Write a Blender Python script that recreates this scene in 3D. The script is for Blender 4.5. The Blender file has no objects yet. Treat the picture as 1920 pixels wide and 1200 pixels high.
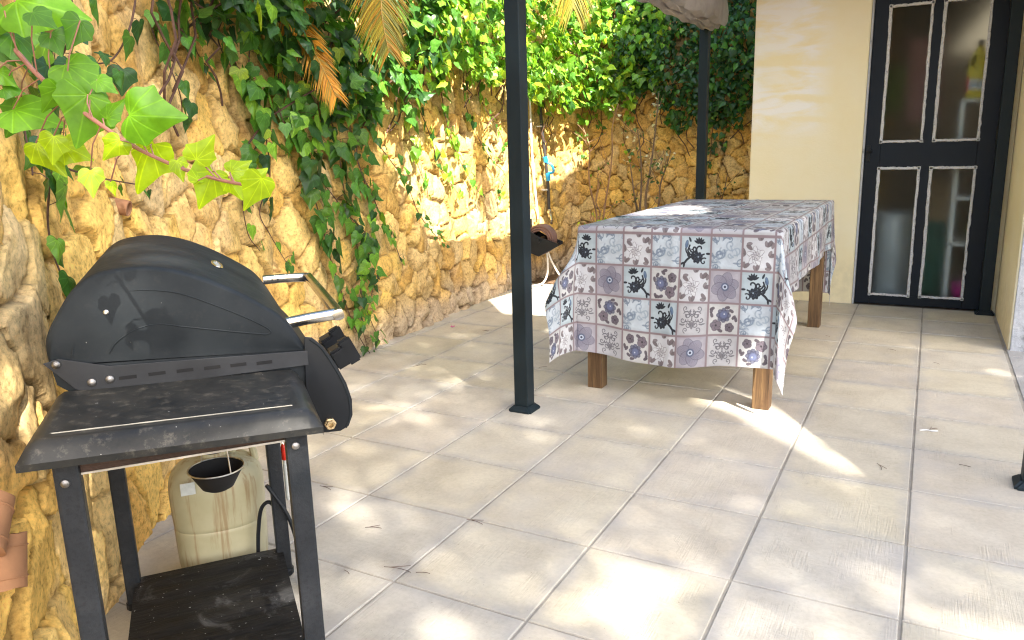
import bpy, bmesh, math, random
import numpy as np
from mathutils import Vector, Matrix
R_ = math.radians
random.seed(7)
rng = np.random.default_rng(11)
sc = bpy.context.scene
COL = sc.collection

# ------------------------------------------------------------------ camera
CAM = Vector((-0.02015, -2.32626, 1.15702))
rows = [[0.879550873903799, 0.47506071383534954, -0.026600345586316815],
        [-0.07994833544864588, 0.2026688068473182, 0.9759782878681651],
        [-0.46904000242415794, 0.8562959026535936, -0.21623783948378067]]
r_, u_, f_ = [Vector(v) for v in rows]
cd = bpy.data.cameras.new('camera')
cam = bpy.data.objects.new('camera', cd)
COL.objects.link(cam)
M = Matrix(((r_.x, u_.x, -f_.x, CAM.x), (r_.y, u_.y, -f_.y, CAM.y), (r_.z, u_.z, -f_.z, CAM.z), (0, 0, 0, 1)))
cam.matrix_world = M
cd.sensor_width = 36.0
cd.lens = 1429.24 / 1920 * 36.0
cd.clip_start = 0.02
cd.clip_end = 300
sc.camera = cam

# ------------------------------------------------------------------ light
SX, SY = .82, .535
SUN = Vector((-SX, SY, -1.0))           # direction the sunlight travels
w = bpy.data.worlds.new('World')
sc.world = w
w.use_nodes = True
nt = w.node_tree
bg = nt.nodes['Background']
sky = nt.nodes.new('ShaderNodeTexSky')
sky.sky_type = 'NISHITA'
sky.sun_disc = False
sky.sun_elevation = math.atan2(1.0, math.hypot(SX, SY))
sky.sun_rotation = math.atan2(SX, -SY)
sky.air_density = 1.0
sky.dust_density = 3.0
sky.ozone_density = 0.4
nt.links.new(sky.outputs[0], bg.inputs[0])
bg.inputs[1].default_value = 0.14
sl = bpy.data.lights.new('sun', 'SUN')
sl.energy = 4.6
sl.angle = R_(0.53)
sl.color = (1.0, 0.93, 0.82)
so = bpy.data.objects.new('sun', sl)
COL.objects.link(so)
so.rotation_euler = SUN.to_track_quat('-Z', 'Y').to_euler()
so.location = (6, -4, 8)
sc.view_settings.view_transform = 'Standard'
sc.view_settings.look = 'None'
sc.view_settings.gamma = 1.0
sc.view_settings.exposure = 2.2
sc.cycles.max_bounces = 10
sc.cycles.diffuse_bounces = 6
sc.cycles.transparent_max_bounces = 12
sc.cycles.filter_width = 1.15
sc.cycles.use_denoising = True
try:
    sc.cycles.denoising_input_passes = 'RGB_ALBEDO_NORMAL'
    sc.cycles.denoising_prefilter = 'ACCURATE'
except Exception:
    pass
sc.cycles.caustics_reflective = False

# ------------------------------------------------------------------ helpers
def tag(o, label=None, cat=None, group=None, kind=None):
    if label: o['label'] = label
    if cat: o['category'] = cat
    if group: o['group'] = group
    if kind: o['kind'] = kind
    return o

def empty(name, loc=(0, 0, 0), rz=0.0):
    o = bpy.data.objects.new(name, None)
    o.location = loc
    o.rotation_euler = (0, 0, rz)
    o.empty_display_size = .1
    COL.objects.link(o)
    return o

class MB:
    """collects shapes, builds ONE mesh object"""
    def __init__(s):
        s.v = []; s.f = []; s.n = 0; s.mi = []
    def add(s, vs, fs, mi=0):
        vs = np.asarray(vs, float).reshape(-1, 3)
        s.v.append(vs)
        for f in fs:
            s.f.append(tuple(int(i) + s.n for i in f)); s.mi.append(mi)
        s.n += len(vs)
        return s
    def box(s, x0, x1, y0, y1, z0, z1, bev=0.0, mi=0):
        bm = bmesh.new()
        bmesh.ops.create_cube(bm, size=1)
        for v in bm.verts:
            v.co = Vector(((x0 + x1) / 2 + v.co.x * (x1 - x0), (y0 + y1) / 2 + v.co.y * (y1 - y0), (z0 + z1) / 2 + v.co.z * (z1 - z0)))
        if bev > 0:
            bmesh.ops.bevel(bm, geom=bm.edges[:], offset=bev, segments=2, profile=.6, affect='EDGES')
        return s.bm(bm, mi)
    def bm(s, bm, mi=0):
        bm.verts.ensure_lookup_table()
        for i, v in enumerate(bm.verts): v.index = i
        s.add([v.co[:] for v in bm.verts], [[v.index for v in f.verts] for f in bm.faces], mi)
        bm.free()
        return s
    def prism(s, prof, axis, a0, a1, mi=0, bev=0.0):
        """prof: 2-D outline, extruded along axis ('x','y','z')"""
        bm = bmesh.new()
        def P(p, a):
            return {'x': (a, p[0], p[1]), 'y': (p[0], a, p[1]), 'z': (p[0], p[1], a)}[axis]
        A = [bm.verts.new(P(p, a0)) for p in prof]
        B = [bm.verts.new(P(p, a1)) for p in prof]
        n = len(prof)
        bm.faces.new(A); bm.faces.new(B[::-1])
        for i in range(n):
            bm.faces.new((A[i], B[i], B[(i + 1) % n], A[(i + 1) % n]))
        bmesh.ops.recalc_face_normals(bm, faces=bm.faces)
        if bev > 0:
            es = [e for e in bm.edges if (e.verts[0] in A) == (e.verts[1] in A)]
            bmesh.ops.bevel(bm, geom=es, offset=bev, segments=2, profile=.6, affect='EDGES')
        return s.bm(bm, mi)
    def tube(s, pts, rad, seg=8, mi=0, caps=True):
        pts = [Vector(p) for p in pts]
        n = len(pts)
        rad = [rad] * n if not hasattr(rad, '__len__') else rad
        vs = []; fs = []
        up = None
        for i, p in enumerate(pts):
            t = (pts[min(i + 1, n - 1)] - pts[max(i - 1, 0)])
            if t.length < 1e-9: t = Vector((0, 0, 1))
            t.normalize()
            if up is None:
                up = Vector((0, 0, 1)) if abs(t.z) < .9 else Vector((1, 0, 0))
            a = t.cross(up)
            if a.length < 1e-6: a = t.cross(Vector((1, 0, 0)))
            a.normalize(); b = a.cross(t).normalized(); up = b
            for k in range(seg):
                an = 2 * math.pi * k / seg
                vs.append(p + (a * math.cos(an) + b * math.sin(an)) * rad[i])
        for i in range(n - 1):
            for k in range(seg):
                k2 = (k + 1) % seg
                fs.append((i * seg + k, i * seg + k2, (i + 1) * seg + k2, (i + 1) * seg + k))
        if caps:
            fs.append(tuple(range(seg))[::-1]); fs.append(tuple((n - 1) * seg + k for k in range(seg)))
        return s.add([v[:] for v in vs], fs, mi)
    def lathe(s, prof, c, seg=24, axis='z', mi=0):
        """prof: (r,h) list; axis z/x/y"""
        vs = []; fs = []
        for r, h in prof:
            for k in range(seg):
                an = 2 * math.pi * k / seg
                q = (r * math.cos(an), r * math.sin(an), h)
                if axis == 'y': q = (q[0], q[2], q[1])
                if axis == 'x': q = (q[2], q[0], q[1])
                vs.append((c[0] + q[0], c[1] + q[1], c[2] + q[2]))
        for i in range(len(prof) - 1):
            for k in range(seg):
                k2 = (k + 1) % seg
                fs.append((i * seg + k, i * seg + k2, (i + 1) * seg + k2, (i + 1) * seg + k))
        fs.append(tuple(range(seg))[::-1]); fs.append(tuple((len(prof) - 1) * seg + k for k in range(seg)))
        return s.add(vs, fs, mi)
    def grid(s, P, mi=0, closed=False):
        P = np.asarray(P); a, b = P.shape[:2]
        I = np.arange(a * b).reshape(a, b)
        q = np.stack([I[:-1, :-1], I[1:, :-1], I[1:, 1:], I[:-1, 1:]], -1).reshape(-1, 4)
        return s.add(P.reshape(-1, 3), q.tolist(), mi)
    def build(s, name, m, parent=None, smooth=False, angle=35):
        me = bpy.data.meshes.new(name)
        me.from_pydata(np.vstack(s.v).tolist(), [], s.f)
        ms = m if isinstance(m, (list, tuple)) else [m]
        for x in ms: me.materials.append(x)
        me.polygons.foreach_set('material_index', np.array(s.mi, 'i'))
        bm = bmesh.new(); bm.from_mesh(me)
        bmesh.ops.recalc_face_normals(bm, faces=bm.faces)
        bm.to_mesh(me); bm.free()
        if smooth:
            me.polygons.foreach_set('use_smooth', np.ones(len(me.polygons), bool))
            try: me.set_sharp_from_angle(angle=R_(angle))
            except Exception: pass
        o = bpy.data.objects.new(name, me)
        COL.objects.link(o)
        if parent: o.parent = parent
        return o

def vnoise(x, y, seed=0):
    x = np.asarray(x, float); y = np.asarray(y, float)
    r = np.random.default_rng(seed).random((256, 256))
    xi = np.floor(x).astype(int); yi = np.floor(y).astype(int)
    fx = x - xi; fy = y - yi
    fx = fx * fx * (3 - 2 * fx); fy = fy * fy * (3 - 2 * fy)
    a = r[xi % 256, yi % 256]; b = r[(xi + 1) % 256, yi % 256]
    c = r[xi % 256, (yi + 1) % 256]; d = r[(xi + 1) % 256, (yi + 1) % 256]
    return (a * (1 - fx) + b * fx) * (1 - fy) + (c * (1 - fx) + d * fx) * fy

def fbm(x, y, seed=0, o=4):
    t = 0; a = .5
    for i in range(o):
        t = t + a * vnoise(x * 2 ** i + 17.3 * i, y * 2 ** i + 5.1 * i, seed + i); a *= .5
    return t

def sstep(a, b, x):
    t = np.clip((x - a) / (b - a), 0, 1)
    return t * t * (3 - 2 * t)

def smooth_path(P, n=10):
    P = np.array(P, float)
    Q = np.vstack([2 * P[0] - P[1], P, 2 * P[-1] - P[-2]])
    out = []
    for i in range(1, len(Q) - 2):
        p0, p1, p2, p3 = Q[i - 1:i + 3]
        t = np.linspace(0, 1, n, endpoint=False)[:, None]
        out.append(.5 * ((2 * p1) + (-p0 + p2) * t + (2 * p0 - 5 * p1 + 4 * p2 - p3) * t * t + (-p0 + 3 * p1 - 3 * p2 + p3) * t ** 3))
    out.append(P[-1:])
    return np.vstack(out)

# ------------------------------------------------------------------ materials
def S(c):   # sRGB 0-255 -> linear
    return tuple(((x / 255) / 12.92 if x / 255 <= .04045 else ((x / 255 + .055) / 1.055) ** 2.4) for x in c)

class Mat:
    def __init__(s, name, col=(.5, .5, .5), rough=.6, metal=0.0, spec=.5):
        s.m = bpy.data.materials.new(name); s.m.use_nodes = True
        s.t = s.m.node_tree; s.n = s.t.nodes
        s.p = s.n['Principled BSDF']
        s.p.inputs['Base Color'].default_value = (*col, 1)
        s.p.inputs['Roughness'].default_value = rough
        s.p.inputs['Metallic'].default_value = metal
        s.p.inputs['Specular IOR Level'].default_value = spec
        s.tc = s.n.new('ShaderNodeTexCoord')
        s.co = s.tc.outputs['Object']
        s.colout = None
    def new(s, t, **k):
        x = s.n.new(t)
        for a, b in k.items():
            if hasattr(x, a): setattr(x, a, b)
        return x
    def link(s, a, b): s.t.links.new(a, b)
    def mapped(s, scale, rot=(0, 0, 0)):
        mp = s.new('ShaderNodeMapping'); mp.inputs['Scale'].default_value = scale; mp.inputs['Rotation'].default_value = rot
        s.link(s.co, mp.inputs[0]); return mp.outputs[0]
    def noise(s, scale, detail=4, rough=.6, co=None, dist=0.0):
        x = s.new('ShaderNodeTexNoise'); x.inputs['Scale'].default_value = scale; x.inputs['Detail'].default_value = detail
        x.inputs['Roughness'].default_value = rough; x.inputs['Distortion'].default_value = dist
        s.link(co if co else s.co, x.inputs['Vector']); return x.outputs['Fac']
    def ramp(s, fac, stops):
        x = s.new('ShaderNodeValToRGB'); cr = x.color_ramp
        while len(cr.elements) < len(stops): cr.elements.new(.5)
        for e, (p, c) in zip(cr.elements, stops):
            e.position = p; e.color = (*c, 1) if len(c) == 3 else c
        s.link(fac, x.inputs[0]); return x.outputs[0]
    def mix(s, fac, a, b, mode='MIX'):
        x = s.new('ShaderNodeMix'); x.data_type = 'RGBA'; x.blend_type = mode
        for v, i in ((fac, 0), (a, 6), (b, 7)):
            if isinstance(v, (int, float)): x.inputs[i].default_value = v
            elif isinstance(v, tuple): x.inputs[i].default_value = (*v, 1)
            else: s.link(v, x.inputs[i])
        return x.outputs[2]
    def math(s, op, a, b=None, c=None, clamp=False):
        x = s.new('ShaderNodeMath'); x.operation = op; x.use_clamp = clamp
        for i, v in enumerate((a, b, c)):
            if v is None: continue
            if isinstance(v, (int, float)): x.inputs[i].default_value = v
            else: s.link(v, x.inputs[i])
        return x.outputs[0]
    def color(s, out): s.link(out, s.p.inputs['Base Color']); s.colout = out; return s
    def bump(s, h, strength=.3, dist=.01):
        x = s.new('ShaderNodeBump'); x.inputs['Strength'].default_value = strength; x.inputs['Distance'].default_value = dist
        s.link(h, x.inputs['Height']); s.link(x.outputs[0], s.p.inputs['Normal']); return s
    def rough(s, h): s.link(h, s.p.inputs['Roughness']); return s
    def attr(s, name):
        x = s.new('ShaderNodeAttribute'); x.attribute_name = name; return x.outputs['Color']

def worn(name, col, rough=.5, metal=0., var=.35, scale=30, bumps=.15, spec=.5, speck=None, dist=.002):
    m = Mat(name, col, rough, metal, spec)
    n1 = m.noise(scale * .25, 5); n2 = m.noise(scale * 4, 3)
    dark = tuple(c * (1 - var) for c in col); lite = tuple(min(1, c * (1 + var)) for c in col)
    c = m.ramp(n1, [(.3, dark), (.7, lite)])
    if speck:
        n3 = m.noise(speck[1], 2, .5)
        k = m.ramp(n3, [(speck[2], (0, 0, 0)), (speck[2] + .03, (1, 1, 1))])
        c = m.mix(k, c, speck[0])
    m.color(c)
    m.bump(n2, bumps, dist)
    rr = m.math('MULTIPLY_ADD', n1, .3, rough - .15)
    m.rough(rr)
    return m.m

# stone wall ------------------------------------------------------
ms = Mat('ochre_stone', rough=.92, spec=.2)
c = ms.attr('Col')
n1 = ms.noise(9, 6, .65); n2 = ms.noise(60, 5, .7); n3 = ms.noise(3, 3)
c2 = ms.mix(1.0, c, ms.ramp(n1, [(.28, (.58, .50, .42)), (.47, (1, 1, 1)), (.70, (1.22, 1.20, 1.16))]), 'MULTIPLY')
c2 = ms.mix(1.0, c2, ms.ramp(n2, [(.32, (.55, .50, .44)), (.48, (1, 1, 1)), (.68, (1.28, 1.26, 1.22))]), 'MULTIPLY')
ms.color(c2)
vr = ms.new('ShaderNodeTexVoronoi'); vr.inputs['Scale'].default_value = 38; ms.link(ms.co, vr.inputs['Vector'])
hh = ms.math('ADD', ms.noise(45, 8, .75), ms.math('MULTIPLY', vr.outputs['Distance'], .25))
ms.bump(hh, .75, .008)
M_STONE = ms.m

# patio tiles -----------------------------------------------------
mt = Mat('beige_paving', rough=.75, spec=.3)
tcol = mt.attr('Col')
n1 = mt.noise(5, 5, .6); n2 = mt.noise(70, 4, .7); n4 = mt.noise(2.1, 4, .6)
c = mt.mix(1.0, tcol, mt.ramp(n1, [(.3, (.86, .84, .82)), (.6, (1.03, 1.03, 1.03))]), 'MULTIPLY')
c = mt.mix(1.0, c, mt.ramp(n2, [(.3, (.90, .90, .89)), (.6, (1.03, 1.03, 1.03))]), 'MULTIPLY')
c = mt.mix(mt.ramp(n4, [(.5, (0, 0, 0)), (.75, (.5, .5, .5))]), c, (.37, .35, .345))
c = mt.mix(mt.math('MULTIPLY', mt.ramp(mt.noise(160, 2, .5), [(.70, (0, 0, 0)), (.74, (1, 1, 1))]), .6), c, (.20, .16, .12))
ox = mt.new('ShaderNodeSeparateXYZ'); mt.link(mt.co, ox.inputs[0])
fx = mt.math('ABSOLUTE', mt.math('SUBTRACT', mt.math('FRACT', mt.math('ADD', mt.math('DIVIDE', ox.outputs[0], .415), 40.0)), .5))
fy = mt.math('ABSOLUTE', mt.math('SUBTRACT', mt.math('FRACT', mt.math('ADD', mt.math('DIVIDE', ox.outputs[1], .4077), 40.0)), .5))
fe = mt.math('MAXIMUM', fx, fy)
st_ = mt.ramp(mt.math('ADD', fe, mt.math('MULTIPLY', mt.math('SUBTRACT', mt.noise(6, 5, .65), .5), .35)), [(.38, (0, 0, 0)), (.52, (1, 1, 1))])
c = mt.mix(mt.math('MULTIPLY', st_, .55), c, (.335, .325, .315))
# combed texture in squarish patches
pv = mt.new('ShaderNodeTexVoronoi'); pv.distance = 'CHEBYCHEV'; pv.inputs['Scale'].default_value = 1.0; pv.inputs['Randomness'].default_value = .8
mt.link(mt.mapped((8.5, 7.0, 1)), pv.inputs['Vector'])
mask = mt.ramp(mt.math('FRACT', mt.math('MULTIPLY', pv.outputs['Color'], 3.7)), [(.58, (0, 0, 0)), (.66, (1, 1, 1))])
wv = mt.noise(1, 3, .6, co=mt.mapped((230, 10, 1)))
wv2 = mt.noise(1, 4, .6, co=mt.mapped((14, 75, 1), (0, 0, .5)))
hh = mt.math('ADD', mt.math('MULTIPLY', wv, mt.math('MULTIPLY', mask, 1.0)), mt.math('MULTIPLY', wv2, .30))
hh = mt.math('ADD', hh, mt.math('MULTIPLY', n2, .25))
c = mt.mix(mt.math('MULTIPLY', mt.ramp(wv, [(.36, (1, 1, 1)), (.50, (0, 0, 0))]), mt.math('MULTIPLY', mask, .16)), c, (.27, .24, .19))  # comb grooves darkened in colour, standing in for faint bump shading
mt.color(c)
mt.bump(hh, .42, .006)
M_TILE = mt.m
M_GROUT = worn('grey_grout', (.31, .285, .24), .95, var=.35, scale=20, bumps=.3)
M_SOIL = worn('brown_soil', (.17, .10, .055), .98, var=.5, scale=30, bumps=1.0, dist=.02, speck=((.30, .20, .10), 60, .60))
M_EARTH = worn('dry_earth', (.20, .15, .09), .98, var=.4, scale=10, bumps=1.0, dist=.03)

# house paint -----------------------------------------------------
mp = Mat('yellow_paint', rough=.8, spec=.25)
n1 = mp.noise(2.2, 5, .55)
base = mp.ramp(n1, [(.3, (.87, .76, .48)), (.7, (.89, .81, .59))])
sx = mp.new('ShaderNodeSeparateXYZ'); mp.link(mp.co, sx.inputs[0])
# rolled-on lighter touch-up patches in horizontal strokes on the upper left of the wall
pn = mp.noise(1, 5, .55, co=mp.mapped((2.6, 2.6, 9.5)), dist=.4)
pm = mp.ramp(pn, [(.40, (0, 0, 0)), (.56, (1, 1, 1))])
rx = mp.math('MULTIPLY', mp.math('SUBTRACT', -.66, sx.outputs[0]), 6, clamp=True)
rz = mp.math('MULTIPLY', mp.math('SUBTRACT', sx.outputs[2], 1.12), 4, clamp=True)
pm = mp.math('MULTIPLY', mp.math('MULTIPLY', pm, rx), rz)
base = mp.mix(mp.math('MULTIPLY', pm, .9), base, (.90, .88, .86))
# blotchy darker band near the ground
lo = mp.math('MULTIPLY', mp.math('SUBTRACT', .34, sx.outputs[2]), 12, clamp=True)
lo2 = mp.math('MULTIPLY', lo, mp.ramp(mp.noise(14, 4), [(.35, (0, 0, 0)), (.6, (1, 1, 1))]))
base = mp.mix(mp.math('MULTIPLY', lo2, .35), base, (.62, .55, .36))
mp.color(base)
mp.bump(mp.math('ADD', mp.noise(90, 6, .7), mp.math('MULTIPLY', mp.noise(12, 3), 2.0)), .35, .006)
M_YELLOW = mp.m
mg = Mat('grey_render', rough=.9, spec=.2)
mg.color(mg.ramp(mg.noise(9, 6, .7, dist=.3), [(.30, (.20, .20, .21)), (.42, (.50, .52, .55)), (.7, (.62, .63, .66))]))
mg.bump(mg.noise(26, 8, .75), .9, .02)
M_RENDER = mg.m
M_ROOFT = worn('terracotta_roof', (.45, .19, .10), .85, bumps=.5)
M_BEIGE = worn('beige_jamb', (.66, .56, .40), .85, var=.18, scale=20, bumps=.3)

# metals / paints ---------------------------------------------------
M_NAVY = worn('navy_gloss_paint', (.003, .007, .013), .5, var=.3, scale=12, bumps=.06, spec=.25)
M_POST = worn('anthracite_powder_coat', (.009, .017, .022), .5, var=.22, scale=10, bumps=.05, spec=.25)
mw = Mat('brushed_putty', rough=.8)
nn = mw.noise(60, 5, .8)
mw.color(mw.ramp(nn, [(.30, (.06, .07, .09)), (.42, (.52, .52, .52)), (.8, (.74, .74, .73))]))
mw.bump(nn, .5, .004)
M_PUTTY = mw.m
mgl = Mat('frosted_glass', (.80, .84, .82), rough=.50, spec=.4)
mgl.p.inputs['Transmission Weight'].default_value = 1.0
mgl.p.inputs['IOR'].default_value = 1.12
mgl.bump(mgl.noise(120, 3, .6), .05, .002)
M_GLASS = mgl.m

mb = Mat('black_enamel', (.035, .038, .043), rough=.42, spec=.16)
n1 = mb.noise(6, 5, .65); n2 = mb.noise(190, 2, .5); n3 = mb.noise(35, 4, .7)
c = mb.ramp(n1, [(.3, (.014, .018, .022)), (.7, (.026, .031, .035))])
c = mb.mix(mb.math('MULTIPLY', mb.ramp(n3, [(.56, (0, 0, 0)), (.80, (1, 1, 1))]), .14), c, (.11, .10, .09))
c = mb.mix(mb.ramp(n2, [(.775, (0, 0, 0)), (.80, (1, 1, 1))]), c, (.42, .41, .38))
mb.color(c); mb.rough(mb.math('MULTIPLY_ADD', n3, .25, .46)); mb.bump(n3, .08, .002)
M_ENAMEL = mb.m
mb = Mat('dusty_enamel', (.03, .03, .03), rough=.5, spec=.28)
n1 = mb.noise(11, 6, .7); n2 = mb.noise(120, 3, .6); n3 = mb.noise(42, 5, .75)
c = mb.ramp(n1, [(.35, (.014, .016, .017)), (.7, (.042, .040, .035))])
c = mb.mix(mb.math('MULTIPLY', mb.ramp(n3, [(.55, (0, 0, 0)), (.72, (1, 1, 1))]), .5), c, (.17, .15, .12))
c = mb.mix(mb.ramp(n2, [(.72, (0, 0, 0)), (.75, (1, 1, 1))]), c, (.50, .48, .44))
mb.color(c); mb.rough(mb.math('MULTIPLY_ADD', n1, .4, .22)); mb.bump(n3, .15, .002)
M_DUSTY = mb.m
mb = Mat('ash_dusted_shelf', (.02, .02, .02), rough=.6, spec=.2)
n1 = mb.noise(7, 6, .75, dist=.6); n2 = mb.noise(1, 4, .7, co=mb.mapped((14, 130, 10))); n3 = mb.noise(130, 2, .5)
c = mb.ramp(n2, [(.35, (.007, .007, .007)), (.7, (.022, .021, .020))])
c = mb.mix(mb.math('MULTIPLY', mb.ramp(n1, [(.56, (0, 0, 0)), (.72, (1, 1, 1))]), .45), c, (.20, .20, .20))
c = mb.mix(mb.ramp(n3, [(.72, (0, 0, 0)), (.75, (1, 1, 1))]), c, (.38, .38, .36))
mb.color(c); mb.bump(n2, .5, .004)
M_SHELF = mb.m
mb = Mat('greasy_leg_paint', (.03, .033, .038), rough=.4, spec=.25)
n1 = mb.noise(8, 4); n2 = mb.noise(120, 4, .7)
c = mb.ramp(n1, [(.35, (.012, .015, .019)), (.7, (.034, .037, .042))])
c = mb.mix(mb.math('MULTIPLY', mb.ramp(n2, [(.5, (0, 0, 0)), (.6, (1, 1, 1))]), .4), c, (.010, .011, .013))
mb.color(c); mb.bump(n2, .5, .002); mb.rough(mb.math('MULTIPLY_ADD', n2, .5, .15))
M_LEG = mb.m
M_STEEL = worn('brushed_steel', (.62, .60, .55), .22, 1.0, var=.15, scale=40, bumps=.05)
M_WIRE = worn('bright_wire', (.72, .71, .68), .35, 1.0, var=.15)
M_SCREW = worn('dull_screw', (.30, .29, .28), .4, .9, var=.4, scale=80, bumps=.3)
M_BRASS = worn('rusty_brass', (.55, .42, .24), .4, .8, var=.4, scale=80, bumps=.3)
M_RUST = worn('burnt_rusty_steel', (.035, .018, .011), .8, .0, var=.7, scale=50, bumps=.6)
M_BLACKP = worn('black_plastic', (.012, .014, .017), .40, var=.3, scale=20, bumps=.05, spec=.22)
M_MATTBLACK = worn('matt_black', (.006, .006, .007), .8, var=.3, scale=20, bumps=.1)
mc = Mat('stained_translucent_plastic', rough=.45)
n1 = mc.noise(6, 4); st = mc.noise(1, 5, .65, co=mc.mapped((34, 34, 2.2)), dist=.3)
c = mc.ramp(n1, [(.3, (.38, .35, .21)), (.7, (.50, .47, .31))])
c = mc.mix(mc.math('MULTIPLY', mc.ramp(st, [(.53, (0, 0, 0)), (.64, (1, 1, 1))]), .65), c, (.26, .15, .06))
mc.color(c); mc.bump(n1, .1, .01)
mc.p.inputs['Subsurface Weight'].default_value = .0
M_JUG = mc.m
M_RED = worn('red_plastic', (.60, .03, .015), .35, var=.15)
M_CLEAR = worn('cloudy_plastic', (.55, .58, .55), .25, var=.2, scale=60)
M_BLUE = worn('blue_plastic', (.02, .28, .55), .35, var=.15)
M_WHITEP = worn('white_plastic_pipe', (.72, .72, .70), .4, var=.1)
M_HOSE = worn('faded_pink_hose', (.15, .085, .07), .5, var=.25, scale=40)
M_TERRA = worn('terracotta', (.40, .20, .10), .85, var=.25, scale=30, bumps=.3)
mwd = Mat('stained_pine', rough=.5)
gr = mwd.noise(1, 6, .65, co=mwd.mapped((55, 55, 3.0)), dist=.5)
kn = mwd.noise(7, 3, .6)
c = mwd.ramp(gr, [(.28, (.022, .010, .004)), (.46, (.095, .052, .022)), (.72, (.22, .132, .056))])
c = mwd.mix(mwd.ramp(kn, [(.62, (0, 0, 0)), (.72, (.8, .8, .8))]), c, (.06, .025, .01))
mwd.color(c); mwd.bump(gr, .3, .003)
M_WOOD = mwd.m
mcv = Mat('grey_awning_fabric', rough=.85, spec=.2)
wr = mcv.noise(5, 5, .6, dist=1.0)
mcv.color(mcv.ramp(wr, [(.3, (.34, .31, .30)), (.7, (.46, .43, .41))]))
mcv.bump(mcv.math('ADD', mcv.noise(11, 4, .6, dist=.8), mcv.math('MULTIPLY', mcv.noise(400, 2), .05)), .5, .02)
def translucent(m, amt, tint=(1, 1, 1)):
    t = m.new('ShaderNodeBsdfTranslucent'); mx = m.new('ShaderNodeMixShader')
    mx.inputs[0].default_value = amt
    if m.colout:
        cc = m.mix(1.0, m.colout, tint, 'MULTIPLY'); m.link(cc, t.inputs[0])
    else: t.inputs[0].default_value = m.p.inputs['Base Color'].default_value
    m.link(m.p.outputs[0], mx.inputs[1]); m.link(t.outputs[0], mx.inputs[2])
    m.link(mx.outputs[0], m.n['Material Output'].inputs[0])
    return m
translucent(mcv, .25)
M_FABRIC = mcv.m

# leaves: colour varies per leaf through the mesh attribute 'Col'; veins from the leaf's own UV
def leaf_mat(name, vein, amt, rough=.38):
    m = Mat(name, rough=rough, spec=.45)
    c = m.attr('Col')
    uv = m.tc.outputs['UV']
    sp = m.new('ShaderNodeSeparateXYZ'); m.link(uv, sp.inputs[0])
    ang = m.math('ARCTAN2', sp.outputs[0], sp.outputs[1])
    rad = m.math('SQRT', m.math('ADD', m.math('MULTIPLY', sp.outputs[0], sp.outputs[0]), m.math('MULTIPLY', sp.outputs[1], sp.outputs[1])))
    aa = m.math('ABSOLUTE', ang)
    best = None
    for a in (0.0, .50, 1.02, 1.75):
        dd = m.math('MULTIPLY', m.math('ABSOLUTE', m.math('SUBTRACT', aa, a)), rad)
        best = dd if best is None else m.math('MINIMUM', best, dd)
    v = m.math('SUBTRACT', 1.0, m.math('MULTIPLY', best, 46.0), clamp=True)
    c = m.mix(m.math('MULTIPLY', v, vein), c, m.mix(1.0, c, (1.9, 1.7, 1.6), 'MULTIPLY'))
    n = m.noise(55, 4, .6)
    c = m.mix(1.0, c, m.ramp(n, [(.3, (.78, .80, .78)), (.7, (1.15, 1.12, 1.1))]), 'MULTIPLY')
    m.color(c)
    m.bump(m.math('ADD', m.math('MULTIPLY', v, -.6), m.math('MULTIPLY', n, .5)), .3, .002)
    translucent(m, amt, (1.5, 1.55, .55))
    return m.m
M_LEAF = leaf_mat('ivy_leaf', .8, .32)
M_YOUNG = leaf_mat('young_ivy_leaf', .55, .42, .42)
M_STEM = worn('ivy_stem', (.09, .045, .03), .8, var=.4, scale=80, bumps=.5)
M_YSTEM = worn('reddish_young_stem', (.33, .15, .11), .55, var=.3, scale=60, bumps=.2)
M_BARK = worn('grey_brown_bark', (.16, .11, .07), .9, var=.4, scale=60, bumps=.8)
mfr = Mat('drying_palm_leaflet', rough=.5)
mfr.color(mfr.attr('Col')); translucent(mfr, .40, (1.6, 1.4, .7))
M_FROND = mfr.m

# ------------------------------------------------------------------ batch leaves
LH = [(0, 0), (.15, -.12), (.33, -.12), (.48, .02), (.49, .20), (.53, .33), (.38, .46), (.26, .62), (.13, .84), (0, 1.06)]
LT = np.array(LH + [(-x, y) for x, y in LH[-2:0:-1]])
LT3 = np.vstack([np.column_stack([LT, -.20 * np.abs(LT[:, 0]) - .16 * LT[:, 1] ** 2 + .05 * np.sin(LT[:, 1] * 9) * np.sign(LT[:, 0])]), [[0, .30, .03]], [[0, .68, .0]]])
nL = len(LT)
LF = []
for i in range(nL):
    j = (i + 1) % nL
    top = LT[i, 1] > .55 or LT[j, 1] > .55
    LF.append((i, j, nL + 1 if (LT[i, 1] >= .45 and LT[j, 1] >= .45) else nL))
LF.append((nL, 6, nL + 1)); LF.append((nL, nL + 1, nL - 6))
LF = np.array(LF)
HH = [(0, 0), (.30, -.10), (.48, .22), (.28, .55), (0, 1.05)]
HT = np.array(HH + [(-x, y) for x, y in HH[-2:0:-1]])
HT3 = np.vstack([np.column_stack([HT, -.22 * np.abs(HT[:, 0]) - .12 * HT[:, 1] ** 2]), [[0, .35, .02]]])
HF = np.array([(i, (i + 1) % len(HT), len(HT)) for i in range(len(HT))])

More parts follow.
